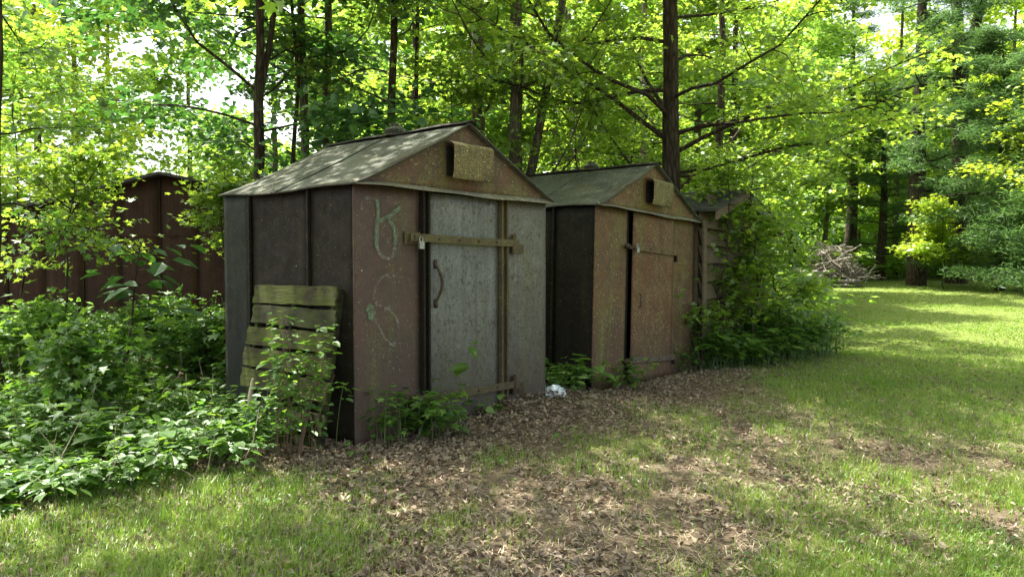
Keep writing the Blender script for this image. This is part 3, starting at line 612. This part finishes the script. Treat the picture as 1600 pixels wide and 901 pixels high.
def s_tree2():
    x = rng.uniform(3, 7.2); y = rng.uniform(15, 30); return x + (y - 16) * .32, y
undergrowth(160, s_tree2, lambda x, y: .8, 'undergrowth', 'leafy growth on the lawn edge behind the wooden shack', 'farleaf', (.15, .25))

def one_plant(name, label, cat, base, stems, leafm='herb', stem_m='stem_green'):
    t = thing(name, (base[0], base[1], float(g(base[0], base[1])) - .01), 0, label, cat); al, as_ = Acc(), Acc()
    for kw in stems: plant(al, as_, kw.pop('base', (0, 0, 0)), **kw)
    al.build('foliage', M[leafm], t, kind='stuff'); as_.build('stems', M[stem_m], t, kind='stuff'); return t
P0 = lambda t, v: world(t, v)[:2]
one_plant('creeper_plant', 'tall tangled creeper climbing in front of the pallet', 'plant', (-1.72, 5.72), [dict(base=(rng.normal() * .10, rng.normal() * .06, 0), H=rng.uniform(.6, 1.12), kind='ovate', nleaf=26, size=.08, lean=(rng.uniform(-.2, .25), .05)) for _ in range(14)], stem_m='stem_brown')
one_plant('leafy_weed', 'bushy weeds burying the foot of the pallet', 'plant', (-1.98, 5.95), [dict(base=(rng.normal() * .22, rng.normal() * .12, 0), H=rng.uniform(.2, .6), kind='ovate', nleaf=12, size=.085) for _ in range(20)])
one_plant('creeper_plant', 'low vine with long shoots at the corner of the nearer shed', 'plant', P0(.22, -.12), [dict(base=(rng.normal() * .12, rng.normal() * .06, 0), H=rng.uniform(.2, .58), kind='maple', nleaf=10, size=.09) for _ in range(12)])
one_plant('leafy_weed', 'bushy bright green weed below the left post of the nearer shed door', 'plant', P0(.62, -.20), [dict(base=(rng.normal() * .13, rng.normal() * .09, 0), H=rng.uniform(.15, .48), kind='maple', nleaf=11, size=.10) for _ in range(24)])
t = thing('tall_weed', (*P0(.80, -.24), 0), 0, 'tall single stemmed weed with broad leaves in front of the grey door', 'plant')
a = Acc(); S = np.array([(0, 0, 0), (.05, .03, .18), (.10, .06, .35), (.16, .08, .55), (.19, .11, .72), (.22, .14, .80)]); tube(a, S, np.linspace(.006, .003, 6), 5); a.build('stem', M['stem_green'], t, True)
la = Acc(); put_leaves(la, 'heart', np.zeros((1, 3)), np.array([[1., 0, 0]]), np.array([[0, 0, 1.]]), .15); lme = la.mesh('leaf', M['herb'])
for (x, y, z, an, dr, s_) in [(.22, .14, .80, 1.2, .1, .6), (.20, .12, .76, -1.0, .5, .8), (.20, .12, .74, .3, .9, .75), (.17, .09, .6, 3.3, .2, 1.15), (.16, .09, .58, 2.4, .5, 1.1), (.12, .07, .42, .2, 1., 1.), (.1, .06, .34, 2.9, .2, 1.), (.08, .05, .25, -.4, .3, .8), (.06, .04, .18, .6, .4, .9)]:
    o = bpy.data.objects.new('leaf', lme); C.objects.link(o); o.parent = t; o.location = (x, y, z); o.rotation_euler = (rng.uniform(-.4, .4), dr, an); o.scale = (s_,) * 3
one_plant('leafy_weed', 'small dark green weed under the right edge of the grey door', 'plant', P0(1.45, -.14), [dict(base=(rng.normal() * .07, rng.normal() * .05, 0), H=rng.uniform(.1, .28), kind='heart', nleaf=3, size=.10) for _ in range(5)])
one_plant('leafy_weed', 'green vine sprig growing against the lower left of the rusty shed front', 'plant', P0(4.0, -.12), [dict(base=(rng.normal() * .12, rng.normal() * .05, 0), H=rng.uniform(.15, .42), kind='ovate', nleaf=8, size=.12) for _ in range(8)])
one_plant('leafy_weed', 'weedy sprig at the right foot of the rusty shed', 'plant', P0(5.75, -.12), [dict(base=(rng.normal() * .15, rng.normal() * .08, 0), H=rng.uniform(.15, .5), kind='ovate', nleaf=8, size=.09) for _ in range(10)])
for (px, py, lab) in [(885, 690, 'small three leaved seedling alone on the leaf litter before the sheds'), (560, 720, 'pale blue green seedling on the litter at the near corner of the shed'), (220, 770, 'bright pale leaved weed at the edge of the grass on the left'), (90, 800, 'broad leaved weed with veined round leaves at the far left edge')]:
    d = F_ * 1.5 / (py - 410); big = px == 90
    one_plant('seedling' if not big else 'broadleaf_weed', lab, 'plant', ((px - 800) / F_ * d, d), [dict(base=(rng.normal() * .03, rng.normal() * .03, 0), H=.1 if not big else .2, kind='ovate' if not big else 'heart', nleaf=4, size=.07 if not big else .11) for _ in range(2 if not big else 3)])

# large-leaved sapling in front of the brown building
bs = at(190, 560, 8.2); t = thing('bigleaf_sapling', (bs[0], bs[1], 0), 0, 'young sapling with very large oval leaves before the brown building', 'sapling')
a = Acc(); S = polyline((0, 0, 0), (-.06, 0, 1), 1.72, 8, .06); tube(a, S, np.linspace(.02, .006, 9), 6)
la = Acc(); put_leaves(la, 'ovate', np.zeros((1, 3)), np.array([[1., 0, 0]]), np.array([[0, 0, 1.]]), .30); lme = la.mesh('leaf', M['broad'])
for k in range(9):
    z0 = 1.0 + .08 * k; an = k * 2.4; p0 = np.array([np.interp(z0, S[:, 2], S[:, i]) for i in range(3)]); L = rng.uniform(.25, .68)
    B = polyline(p0, (math.cos(an), math.sin(an) * .6, .35), L, 4, .1, -.05); tube(a, B, np.linspace(.007, .003, 5), 4)
    for j in range(4):
        o = bpy.data.objects.new('leaf', lme); C.objects.link(o); o.parent = t; q = B[1 + j]; o.location = q; o.rotation_euler = (rng.normal() * .3, rng.uniform(.05, .5), an + rng.uniform(-1.3, 1.3)); s_ = rng.uniform(.55, 1.05); o.scale = (s_,) * 3
a.build('stem', M['bark_dark'], t, True)

# ------------------------------------------------------------------ hero trees
def X_(px, d): return (px - 800) / F_ * d
def T(px, d, wpx, H, label, bark_='bark_dark', leaf='maple', high=0, **kw):
    kw['extra'] = tuple(kw.get('extra', ())) + tuple((rng.uniform(6.2, 9.5), rng.uniform(-2.7, -.45), rng.uniform(.05, .35), rng.uniform(4.2, 6.6), .045) for _ in range(high))  # high: unseen limbs above the view, added to shade the near ground
    kw.setdefault('split', True)
    return make_tree((X_(px, d), d), H, wpx / F_ * d / 2, bark_, leaf, label=label, **kw)
pi = math.pi
T(2, 7.6, 17, 8.5, 'thin dark trunked maple at the extreme left of the view', leaf='midleaf', nl=14, reach=2.0, h0=2.0, leaves=8, per=7, lsize=.09, dens_low=1)
T(high=9, px=398, d=11.5, wpx=20, H=11, label='twin stemmed tree rising behind the left end of the nearer shed', bark_='bark_dark', leaf='broad', kind='heart', lsize=.13, fork=(4.0, .10, .05), nl=26, reach=3.8, h0=3.0, leaves=10, per=9, sig=(.25, .25, .12), extra=((3.6, pi * .97, .35, 3.6, .024), (4.1, pi * 1.12, .45, 3.8, .028)))
T(442, 12.5, 10, 9, 'slender crooked young tree right of the twin stemmed tree', leaf='midleaf', nl=10, reach=1.6, h0=2.6, leaves=8, wig=.06)
T(high=4, px=477, d=13, wpx=18, H=13, label='straight brown trunk, left one of the straight pair behind the nearer shed', bark_='bark_grey', leaf='midleaf', nl=11, reach=3.0, h0=4.4)
T(high=7, px=515, d=13.4, wpx=18, H=13, label='straight brown trunk, right one of the straight pair behind the nearer shed', bark_='bark_grey', nl=11, reach=3.0, h0=4.3)
T(high=7, px=620, d=12.5, wpx=17, H=12, label='tree with a steep left branch above the ridge of the nearer shed', bark_='bark_dark', nl=12, reach=2.8, h0=4.0, leaves=12, extra=((2.9, pi * .98, .8, 2.0, .05),))
T(667, 13.5, 11, 10, 'thin dark stem just right of the tree with the steep branch', nl=11, reach=2.2, h0=2.4, wig=.05)
T(high=8, px=748, d=14.5, wpx=26, H=14, label='sturdy grey trunk rising behind the peak of the nearer shed', bark_='bark_grey', nl=13, reach=3.4, h0=4.0)
T(high=10, px=792, d=12.5, wpx=27, H=13, label='forking grey maple leaning right above the nearer shed roof', bark_='bark_grey', lean=(.03, 0), fork=(2.7, .16, .1), nl=16, reach=3.4, h0=3.6, extra=((2.5, -.15, .45, 3.2, .024), (2.3, .1, .55, 3.4, .024), (4.3, -pi / 2, .0, 3.6, .03), (4.6, -2.1, .02, 3.6, .03), (4.4, -1.1, .0, 3.4, .03)))
T(925, 19, 20, 13, 'pale trunk leaning left in the woods between the two sheds', 'bark_grey', lean=(-.07, 0), nl=12, reach=3.4, h0=3.0)
T(868, 20, 16, 12, 'slim shaded trunk deep in the woods left of the leaning pale trunk', 'bark_grey', nl=12, reach=3.2, h0=2.6)
T(1000, 21, 18, 13, 'pale slim trunk deep in the woods right of the leaning pale trunk', 'bark_pale', nl=12, reach=3.2, h0=2.6)
T(high=12, px=1052, d=12.2, wpx=34, H=13.5, label='big rough barked maple with long spreading limbs behind the rusty shed', bark_='bark_dark', nl=26, reach=4.0, h0=2.6, leaves=20, per=11, elevr=(.0, .5),
  extra=((3.5, pi * 1.02, .35, 4.2, .045), (3.3, -.25, .4, 4.0, .04), (3.0, .05, .1, 4.2, .032), (2.7, pi * 1.1, .3, 3.2, .028), (3.9, pi * 1.25, .2, 4.6, .04), (4.2, -1.0, .1, 4.0, .03), (3.6, -.75, .05, 3.6, .03)))
T(1120, 16, 18, 11, 'leafy maple standing behind the wooden shack', nl=20, reach=3.2, h0=1.4, leaves=14)
T(1150, 20, 18, 10, 'leafy tree with low boughs past the right end of the shack', nl=20, reach=2.6, h0=2.4, leaves=14, lsize=.11)
T(-1250, 3.4, 60, 14, 'unseen big maple added left of the camera, its high crown shading the foreground', 'bark_grey', nl=34, reach=7.0, h0=5.6, leaves=16, per=11, free=True, lsize=.15, sig=(.3, .3, .12))  # unseen tree, added so its crown shades the foreground
T(2500, 4.2, 60, 14, 'unseen big maple added right of the camera, its high crown shading the foreground', 'bark_grey', nl=26, reach=5.6, h0=5.6, leaves=18, per=11, free=True, lsize=.15, sig=(.3, .3, .12))  # also unseen, added to cast shade over the right foreground
# saplings: low leafy fillers
def sap(px, d, H, label, leaf='maple', kind='maple', lsize=.095, nl=12, reach=1.1, h0=.9, leaves=9, r=.018, **kw):
    return make_tree((X_(px, d), d), H, r, 'bark_dark', leaf, label=label, kind=kind, lsize=lsize, nl=nl, reach=reach, h0=h0, leaves=leaves, per=5, name='sapling', wig=.03, **kw)
sap(105, 9.0, 3.0, 'bright maple sapling overhanging the brown building on the left', h0=1.7, reach=1.1, sig=(.2, .2, .05))
sap(345, 10.5, 2.9, 'small maple sapling by the back corner of the nearer shed', h0=1.8, reach=.55, sig=(.14, .14, .05), nl=8)
sap(40, 10.5, 5.0, 'tall leafy sapling between the left edge trunk and the brown building', h0=2.0, reach=1.7, nl=14)
sap(560, 10.2, 3.8, 'dark broad leaved sapling leaning over the ridge of the nearer shed', 'broad', 'heart', .13, h0=2.3, reach=1.5, nl=10, leaves=5, sig=(.3, .3, .15))
sap(700, 12.4, 5.0, 'slim maple sapling behind the peak of the nearer shed', h0=1.8, reach=1.7, nl=16)
sap(900, 13.0, 5.2, 'arching maple sapling behind the gap between the sheds', h0=1.6, reach=2.0, nl=16)
sap(980, 14.0, 4.6, 'maple sapling behind the roof of the rusty shed', h0=1.6, reach=1.8, nl=16)
sap(1112, 11.0, 3.0, 'leafy sapling crowding the gap between the rusty shed and the shack', h0=.5, reach=.6, nl=11, leaves=6)
sap(1128, 10.9, 3.2, 'maple sapling against the front of the wooden shack', h0=.5, reach=1.1, nl=15, leaves=5)
sap(1180, 11.0, 3.0, 'thin stemmed sapling in front of the corner of the shack', h0=.7, reach=1.15, nl=14, leaves=6)
sap(1235, 11.6, 2.3, 'spreading sapling reaching over the lawn beside the shack', h0=.4, reach=.8, nl=12, leaves=7)
sap(1190, 14.5, 3.4, 'taller sapling on the lawn edge behind the shack', h0=.6, reach=1.1, nl=14)
sap(1475, 27, 3.2, 'small bright green sapling at the foot of the two pines', 'yellowleaf', lsize=.16, h0=.7, reach=1.8, nl=16, sig=(.25, .25, .08))

sap(45, 8.6, 1.0, 'low maple shrub in the undergrowth near the left edge', 'herb', lsize=.11, h0=.35, reach=.7, nl=10, leaves=8, r=.01)
sap(115, 6.6, .85, 'small maple shrub in the middle of the undergrowth on the left', 'herb', lsize=.10, h0=.3, reach=.5, nl=8, leaves=7, r=.008)
sap(250, 9.2, .95, 'bushy maple shrub in the undergrowth before the brown building', 'herb', lsize=.12, h0=.4, reach=.8, nl=11, leaves=8, r=.01)
sap(325, 8.4, .9, 'spreading maple shrub beside the back corner of the nearer shed', 'herb', lsize=.12, h0=.4, reach=.65, nl=10, leaves=8, r=.01)
# yellow green tree at the right edge
T(1700, 23, 26, 12, 'yellow green maple reaching in from the right edge over the lawn', 'bark_grey', 'yellowleaf', lsize=.15, nl=24, reach=3.8, h0=2.2, leaves=12, sig=(.28, .28, .1))

# pines across the lawn
def pine(px, d, wpx, H, label, h0=3., reach=3., nl=34, fork=None, trunk='bark_dark', name='pine_tree', dens=26, lsz=.24):
    base = np.array([X_(px, d), d, float(g(X_(px, d), d)) - .05]); t = thing(name, base, 0, label, 'tree'); tr, br, cr = Acc(), Acc(), Acc(); r = wpx / F_ * d / 2
    zz = np.linspace(0, H, 15); P = np.stack([np.cumsum(rng.normal(0, .04, 15)), np.cumsum(rng.normal(0, .04, 15)), zz], 1); tube(tr, P, r * (1 - .9 * zz / H), 12, .04); st = [P]
    if fork: q = np.linspace(0, 1, 8); Q = P[int(fork / H * 14)] + np.stack([.22 * (H - fork) * q, 0 * q, (H - fork) * q * .9], 1); tube(tr, Q, r * .6 * (1 - .8 * q), 9, .04); st.append(Q)
    C_ = []
    for i in range(nl):
        S = st[i % len(st)]; h = max(h0, S[0, 2]) + (H * .98 - max(h0, S[0, 2])) * (i + .5) / nl; p0 = np.array([np.interp(h, S[:, 2], S[:, k]) for k in range(3)])
        L = reach * (1 - .8 * (h - h0) / (H - h0)) * rng.uniform(.6, 1.1) + .3; an = rng.uniform(0, 2 * pi); B = polyline(p0, (math.cos(an), math.sin(an), .12), L, 5, .08, -.02)
        tube(br, B, r * .16 * np.linspace(1, .3, 6), 5, 0, False)
        for j in range(7):
            f = .3 + .7 * j / 6; i0 = min(int(f * 5), 4); q = B[i0] + (B[i0 + 1] - B[i0]) * (f * 5 - i0); C_ += [q + rng.normal(size=3) * (.28, .28, .08) * L * .35 for _ in range(3)]
    C_ = np.array(C_); n = len(C_) * dens; Pn = np.repeat(C_, dens, 0) + rng.normal(size=(n, 3)) * (.20, .20, .07); D = rng.normal(size=(n, 3)) * (1, 1, .5) + (0, 0, .15)
    put_leaves(cr, 'rhomb', Pn, D, rng.normal(size=(n, 3)), lsz * rng.uniform(.6, 1.2, n), .16)
    tr.build('trunk', M[trunk], t, True); br.build('limbs', M[trunk], t, kind='stuff'); cr.build('crown', M['needle'], t, kind='stuff'); return t
pine(1432, 29, 30, 17, 'tall dark pine trunk, left of the two big pines across the lawn', h0=3.2, reach=3.6, nl=40)
pine(1492, 30, 32, 18, 'big forked pine, right of the two big pines across the lawn', h0=3.6, reach=3.4, nl=44, fork=8.0)
pine(1560, 26, 14, 9, 'dark spruce with drooping skirts at the right of the lawn edge', h0=.4, reach=3.0, nl=80, name='spruce_tree', dens=22)
pine(1640, 24, 14, 8, 'dark spruce half out of view at the right edge of the lawn', h0=.3, reach=2.8, nl=70, name='spruce_tree', dens=22)
pine(1500, 33, 14, 7, 'low spruce filling in between the forked pine and the drooping spruce', h0=.3, reach=2.6, nl=60, name='spruce_tree', dens=22)
pine(1375, 33, 16, 9, 'smaller shaded evergreen left of the two big pines', h0=1.0, reach=2.6, nl=34, name='spruce_tree')
pine(1330, 36, 20, 15, 'slender distant evergreen above the brush pile', h0=4.5, reach=2.6, nl=30)

# ------------------------------------------------------------------ trees further back, copies of four kinds
protos = []
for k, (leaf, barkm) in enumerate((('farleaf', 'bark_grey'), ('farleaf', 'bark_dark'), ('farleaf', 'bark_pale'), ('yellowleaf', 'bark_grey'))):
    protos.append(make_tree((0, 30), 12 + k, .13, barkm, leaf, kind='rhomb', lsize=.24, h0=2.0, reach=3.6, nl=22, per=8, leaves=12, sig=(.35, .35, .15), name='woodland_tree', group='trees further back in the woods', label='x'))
spots = [(560, 24, 0), (640, 21, 1), (705, 25, 3), (770, 22, 0), (835, 27, 2), (900, 24, 0), (960, 28, 3), (1030, 25, 1), (1090, 22, 0), (1150, 27, 3), (1180, 33, 0), (1235, 33, 1), (1290, 35, 2),
         (1340, 40, 0), (1400, 38, 3), (1450, 42, 1), (1520, 37, 0), (1580, 34, 3), (1640, 33, 0), (600, 33, 2), (690, 35, 0), (800, 37, 1), (910, 38, 0), (1010, 37, 2), (1110, 36, 0),
         (60, 24, 3), (130, 27, 2), (-40, 20, 0), (430, 26, 0), (500, 30, 0), (300, 33, 0), (170, 31, 2), (-150, 17, 1), (1720, 26, 0), (1530, 46, 0), (1230, 44, 0)]
for i, (px, d, k) in enumerate(spots):
    x = X_(px, d); o = copy_tree(protos[k]) if i > 3 or True else None
    o.location = (x, d, float(g(x, d)) - .05); o.rotation_euler = (0, 0, rng.uniform(0, 6.28)); s_ = rng.uniform(.85, 1.2); o.scale = (s_, s_, s_ * rng.uniform(.9, 1.15))
    kindw = ['leafy green', 'dense mid green', 'pale trunked', 'bright yellow green'][k]; nearw = 'nearer' if d < 26 else ('midway' if d < 34 else 'far')
    place = 'against the bright sky over the brown building' if px < 260 else 'between the trunks over the nearer shed' if px < 660 else 'in the woods over the peak of the nearer shed' if px < 860 else 'in the woods over the gap between the sheds' if px < 1000 else 'in the woods over the rusty shed' if px < 1180 else 'in the woods over the brush pile' if px < 1360 else 'beyond the two big pines' if px < 1545 else 'at the right edge past the lawn'
    o['label'] = f'{kindw} tree {nearw} back {place}'; _ = ('bright yellow green leafy tree further back in the woods' if k == 3 else ('pale trunked leafy tree further back in the woods' if k == 2 else 'leafy green tree with slender trunk further back in the woods')) if px > 520 else 'thin crowned tree against the bright sky behind the brown building'
import collections
byl = collections.defaultdict(list)
for o in SC.objects:
    if o.get('group') == 'trees further back in the woods' and o.name != '' and o.get('label') != 'x': byl[o['label']].append(o)
for lb, os_ in byl.items():
    if 1 < len(os_) < 4:
        for wd, o in zip(('leftmost', 'rightmost', 'middle')[:2] if len(os_) == 2 else ('leftmost', 'middle', 'rightmost'), sorted(os_, key=lambda o: o.location.x / o.location.y)): o['label'] = wd + ' ' + lb
for p in protos:
    for ch in list(p.children): bpy.data.objects.remove(ch)
    bpy.data.objects.remove(p)

# far wood that reads as one mass
a = Acc(); n = 60000
an = rng.uniform(R(-14), R(50), n); d = rng.uniform(46, 62, n); x = np.sin(an) * d; y = np.cos(an) * d; zt = 13 + 3 * np.sin(an * 23) + 2 * np.sin(an * 51 + 1); z = .8 + zt * rng.uniform(0, 1, n) ** .8
put_leaves(a, 'rhomb', np.stack([x, y, z], 1) + vnoise(np.stack([x, y, z], 1), .8)[:, None] * .5, rng.normal(size=(n, 3)), rng.normal(size=(n, 3)) * .6 + (0, 0, .7), rng.uniform(.35, .8, n))
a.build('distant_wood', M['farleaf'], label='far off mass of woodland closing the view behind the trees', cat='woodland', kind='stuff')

# ------------------------------------------------------------------ grass, straw and leaf litter
def scatter(n, d0, d1, px0=-80, px1=1680):
    d = np.exp(rng.uniform(math.log(d0), math.log(d1), n)); x = (rng.uniform(px0, px1, n) - 800) / F_ * d; return x, d
def ok_vec(x, y):
    t, q = tq(x, y); v = -q
    return ~(((v > -.02) & (v < D_ + .05) & (((t > -.02) & (t < W_ + .02)) | ((t > 3.5) & (t < 6.1)))) | ((v > -.05) & (v < 2) & (t > 6.3) & (t < 8.6)) | ((y > 14) & (x < -1) & (x > -10.3)))
def gmask(x, y):
    P = np.stack([x, y, x * 0], 1); t, q = tq(x, y)
    m_ = .20 + .65 * vnoise(P, 1.9, 3) + .6 * vnoise(P, 5, 4)
    m_ = m_ + .5 * np.clip((x - .4 * (y - 5) - .7) / 1.6, 0, 1) + .30 * np.clip((-.5 - x) / 1.2, 0, 1) * (y < 5.3) - .5 * np.exp(-(q / .9) ** 2) * (t > -.2) * (t < 6.3)
    m_ = np.where(x < .34 * y - 2.2, np.where((q > .3) | (y < 5.4), m_, .03), m_); return np.clip(m_, .03, 1)
def blades(n, d0, d1, h, wd, name, mat, label, cat, mask=gmask, flat=False):
    x, y = scatter(n, d0, d1); k = ok_vec(x, y) & (rng.uniform(size=n) < mask(x, y)); x, y = x[k], y[k]; n = len(x)
    fac = 1 + .05 * (y - 4); hh = rng.uniform(*h, n) * (1 + .5 * vnoise(np.stack([x, y, x * 0], 1), 3.3, 8)) ; an = rng.uniform(0, 6.28, n); ln = rng.uniform(.1, .9, n) if not flat else rng.uniform(1.5, 4, n)
    D = np.stack([np.cos(an), np.sin(an)], 1); wv = rng.uniform(*wd, n) * fac; B = np.stack([-D[:, 1], D[:, 0], 0 * an], 1) * wv[:, None]
    base = np.stack([x, y, g(x, y) - (.005 if not flat else -.008)], 1); up = np.array([0, 0, 1.]); Dz = np.concatenate([D, 0 * D[:, :1]], 1)
    if flat: mid = base + Dz * (hh * .5)[:, None] + up * rng.uniform(0, .02, n)[:, None]; tip = base + Dz * hh[:, None] + up * rng.uniform(-.004, .03, n)[:, None]
    else: mid = base + up * (hh * .6)[:, None] + Dz * (hh * ln * .25)[:, None]; tip = base + up * (hh * (1 - .25 * ln))[:, None] + Dz * (hh * ln * .8)[:, None]
    V = np.stack([base - B, base + B, mid + B * .8, mid - B * .8, tip], 1).reshape(-1, 3); i = np.arange(n)[:, None] * 5
    a = Acc(); a.add(V, i + np.array([[0, 1, 2, 3]])); a.Fs.append(i + np.array([[3, 2, 4]])); a.build(name, M[mat], label=label, cat=cat, kind='stuff')
blades(300000, 3.1, 13, (.03, .085), (.0012, .0024), 'grass', 'grass', 'patchy green grass growing through the leaf litter', 'grass')
blades(45000, 3.1, 12, (.07, .15), (.0014, .0026), 'grass_tufts', 'grass', 'taller tufts of grass standing in the patchy ground', 'grass', mask=lambda x, y: np.clip(gmask(x, y), 0, 1) * (vnoise(np.stack([x, y, x * 0], 1), 7, 50) + .5 * vnoise(np.stack([x, y, x * 0], 1), 2.1, 51) > .38))
blades(120000, 12, 31, (.022, .045), (.005, .010), 'grass', 'grass', 'mown lawn grass stretching to the far trees', 'grass', mask=lambda x, y: np.where(x > .34 * y - 1, np.clip(.55 + .6 * vnoise(np.stack([x, y, x * 0], 1), 1.1, 40) + .3 * vnoise(np.stack([x, y, x * 0], 1), 3.4, 41), .1, 1), .02))
blades(55000, 3.1, 11, (.03, .12), (.001, .0025), 'dry_straw', 'straw', 'dry straw coloured grass stems lying on the ground', 'straw', mask=lambda x, y: .4 + .4 * vnoise(np.stack([x, y, x * 0], 1), 1.4, 21), flat=True)
n = 130000; x, y = scatter(n, 3.1, 14); t, q = tq(x, y)
lm = .40 + .5 * vnoise(np.stack([x, y, x * 0], 1), 1.5, 31) + .3 * vnoise(np.stack([x, y, x * 0], 1), 5, 32) + .9 * np.exp(-((q - .3) / .8) ** 2) * (t > -.3) * (t < 6.4) - .5 * np.clip((x - .4 * (y - 5) - 1.0) / 2, 0, 1)
lm = np.where(x < -2.2, .35, lm); k = ok_vec(x, y) & (rng.uniform(size=n) < np.clip(lm, .12, 1)); x, y = x[k], y[k]; n = len(x); t, q = tq(x, y)
drift = .09 * np.exp(-((t - 2.2) / 1.2) ** 2 - ((q - .15) / .4) ** 2)
for j, (kd, sz) in enumerate((('ovate', (.018, .052)), ('maple', (.035, .075)))):
    s_ = slice(0, int(n * .9)) if j == 0 else slice(int(n * .9), n); xx, yy, dd = x[s_], y[s_], drift[s_]; nn = len(xx); a = Acc()
    Tm, Fm = LT[kd]; Tc = Tm.copy(); Tc[:, 2] = Tm[:, 1] ** 2 * 2.2 - .25 * (Tm[:, 0] - .5) ** 2; LT['_c'] = (Tc, Fm)
    put_leaves(a, '_c', np.stack([xx, yy, g(xx, yy) + .005 + dd * rng.uniform(0, 1, nn) + rng.uniform(0, .015, nn)], 1), rng.normal(size=(nn, 3)) * (1, 1, .35), rng.normal(size=(nn, 3)) * .45 + (0, 0, 1), rng.uniform(*sz, nn))
    a.build('leaf_litter', M['litter'], label=('small curled brown dead leaves carpeting the ground before the sheds', 'larger lobed brown dead leaves scattered over the ground')[j], cat='leaf litter', kind='stuff')
# small clover-like weeds through the grass
al, as_ = Acc(), Acc()
for _ in range(900):
    x, y = scatter(1, 3.2, 11); x, y = float(x[0]), float(y[0])
    if ok_ground(x, y) and rng.uniform() < float(gmask(np.array([x]), np.array([y]))[0]) + .15: plant(al, as_, (x, y, float(g(x, y))), rng.uniform(.02, .07), 'ovate', 4, rng.uniform(.02, .04))
al.build('ground_weeds', M['herb'], label='tiny green weeds dotted through the patchy grass', cat='weeds', kind='stuff')

al = Acc(); x, y = scatter(150, 3.2, 11)
for k in range(150):
    if ok_ground(x[k], y[k]):
        c = np.array([x[k], y[k], float(g(x[k], y[k])) + .015]); d = rng.normal(size=3) * (1, 1, .05); B = polyline(c, d, rng.uniform(.06, .35), 5, .14); B[:, 2] = g(B[:, 0], B[:, 1]) + .012 + rng.uniform(0, .012, 6); tube(al, B, rng.uniform(.0018, .004) * np.linspace(1, .5, 6), 4, .1, False)
al.build('fallen_twigs', M['dead_wood'], label='small grey twigs scattered over the leaf litter', cat='twigs', kind='stuff')
# fallen log at the left and a twig or two
a = Acc(); p0 = at(60, 775, 4.9); p1 = at(175, 752, 5.3); tube(a, [(p0[0] - .25, p0[1], .05), (p0[0], p0[1], .06), (p1[0], p1[1], .07), (p1[0] + .15, p1[1] + .05, .05)], [.05, .055, .05, .03], 9, .12)
a.build('fallen_log', M['bare_wood'], label='pale barkless log lying at the edge of the undergrowth on the left', cat='log')
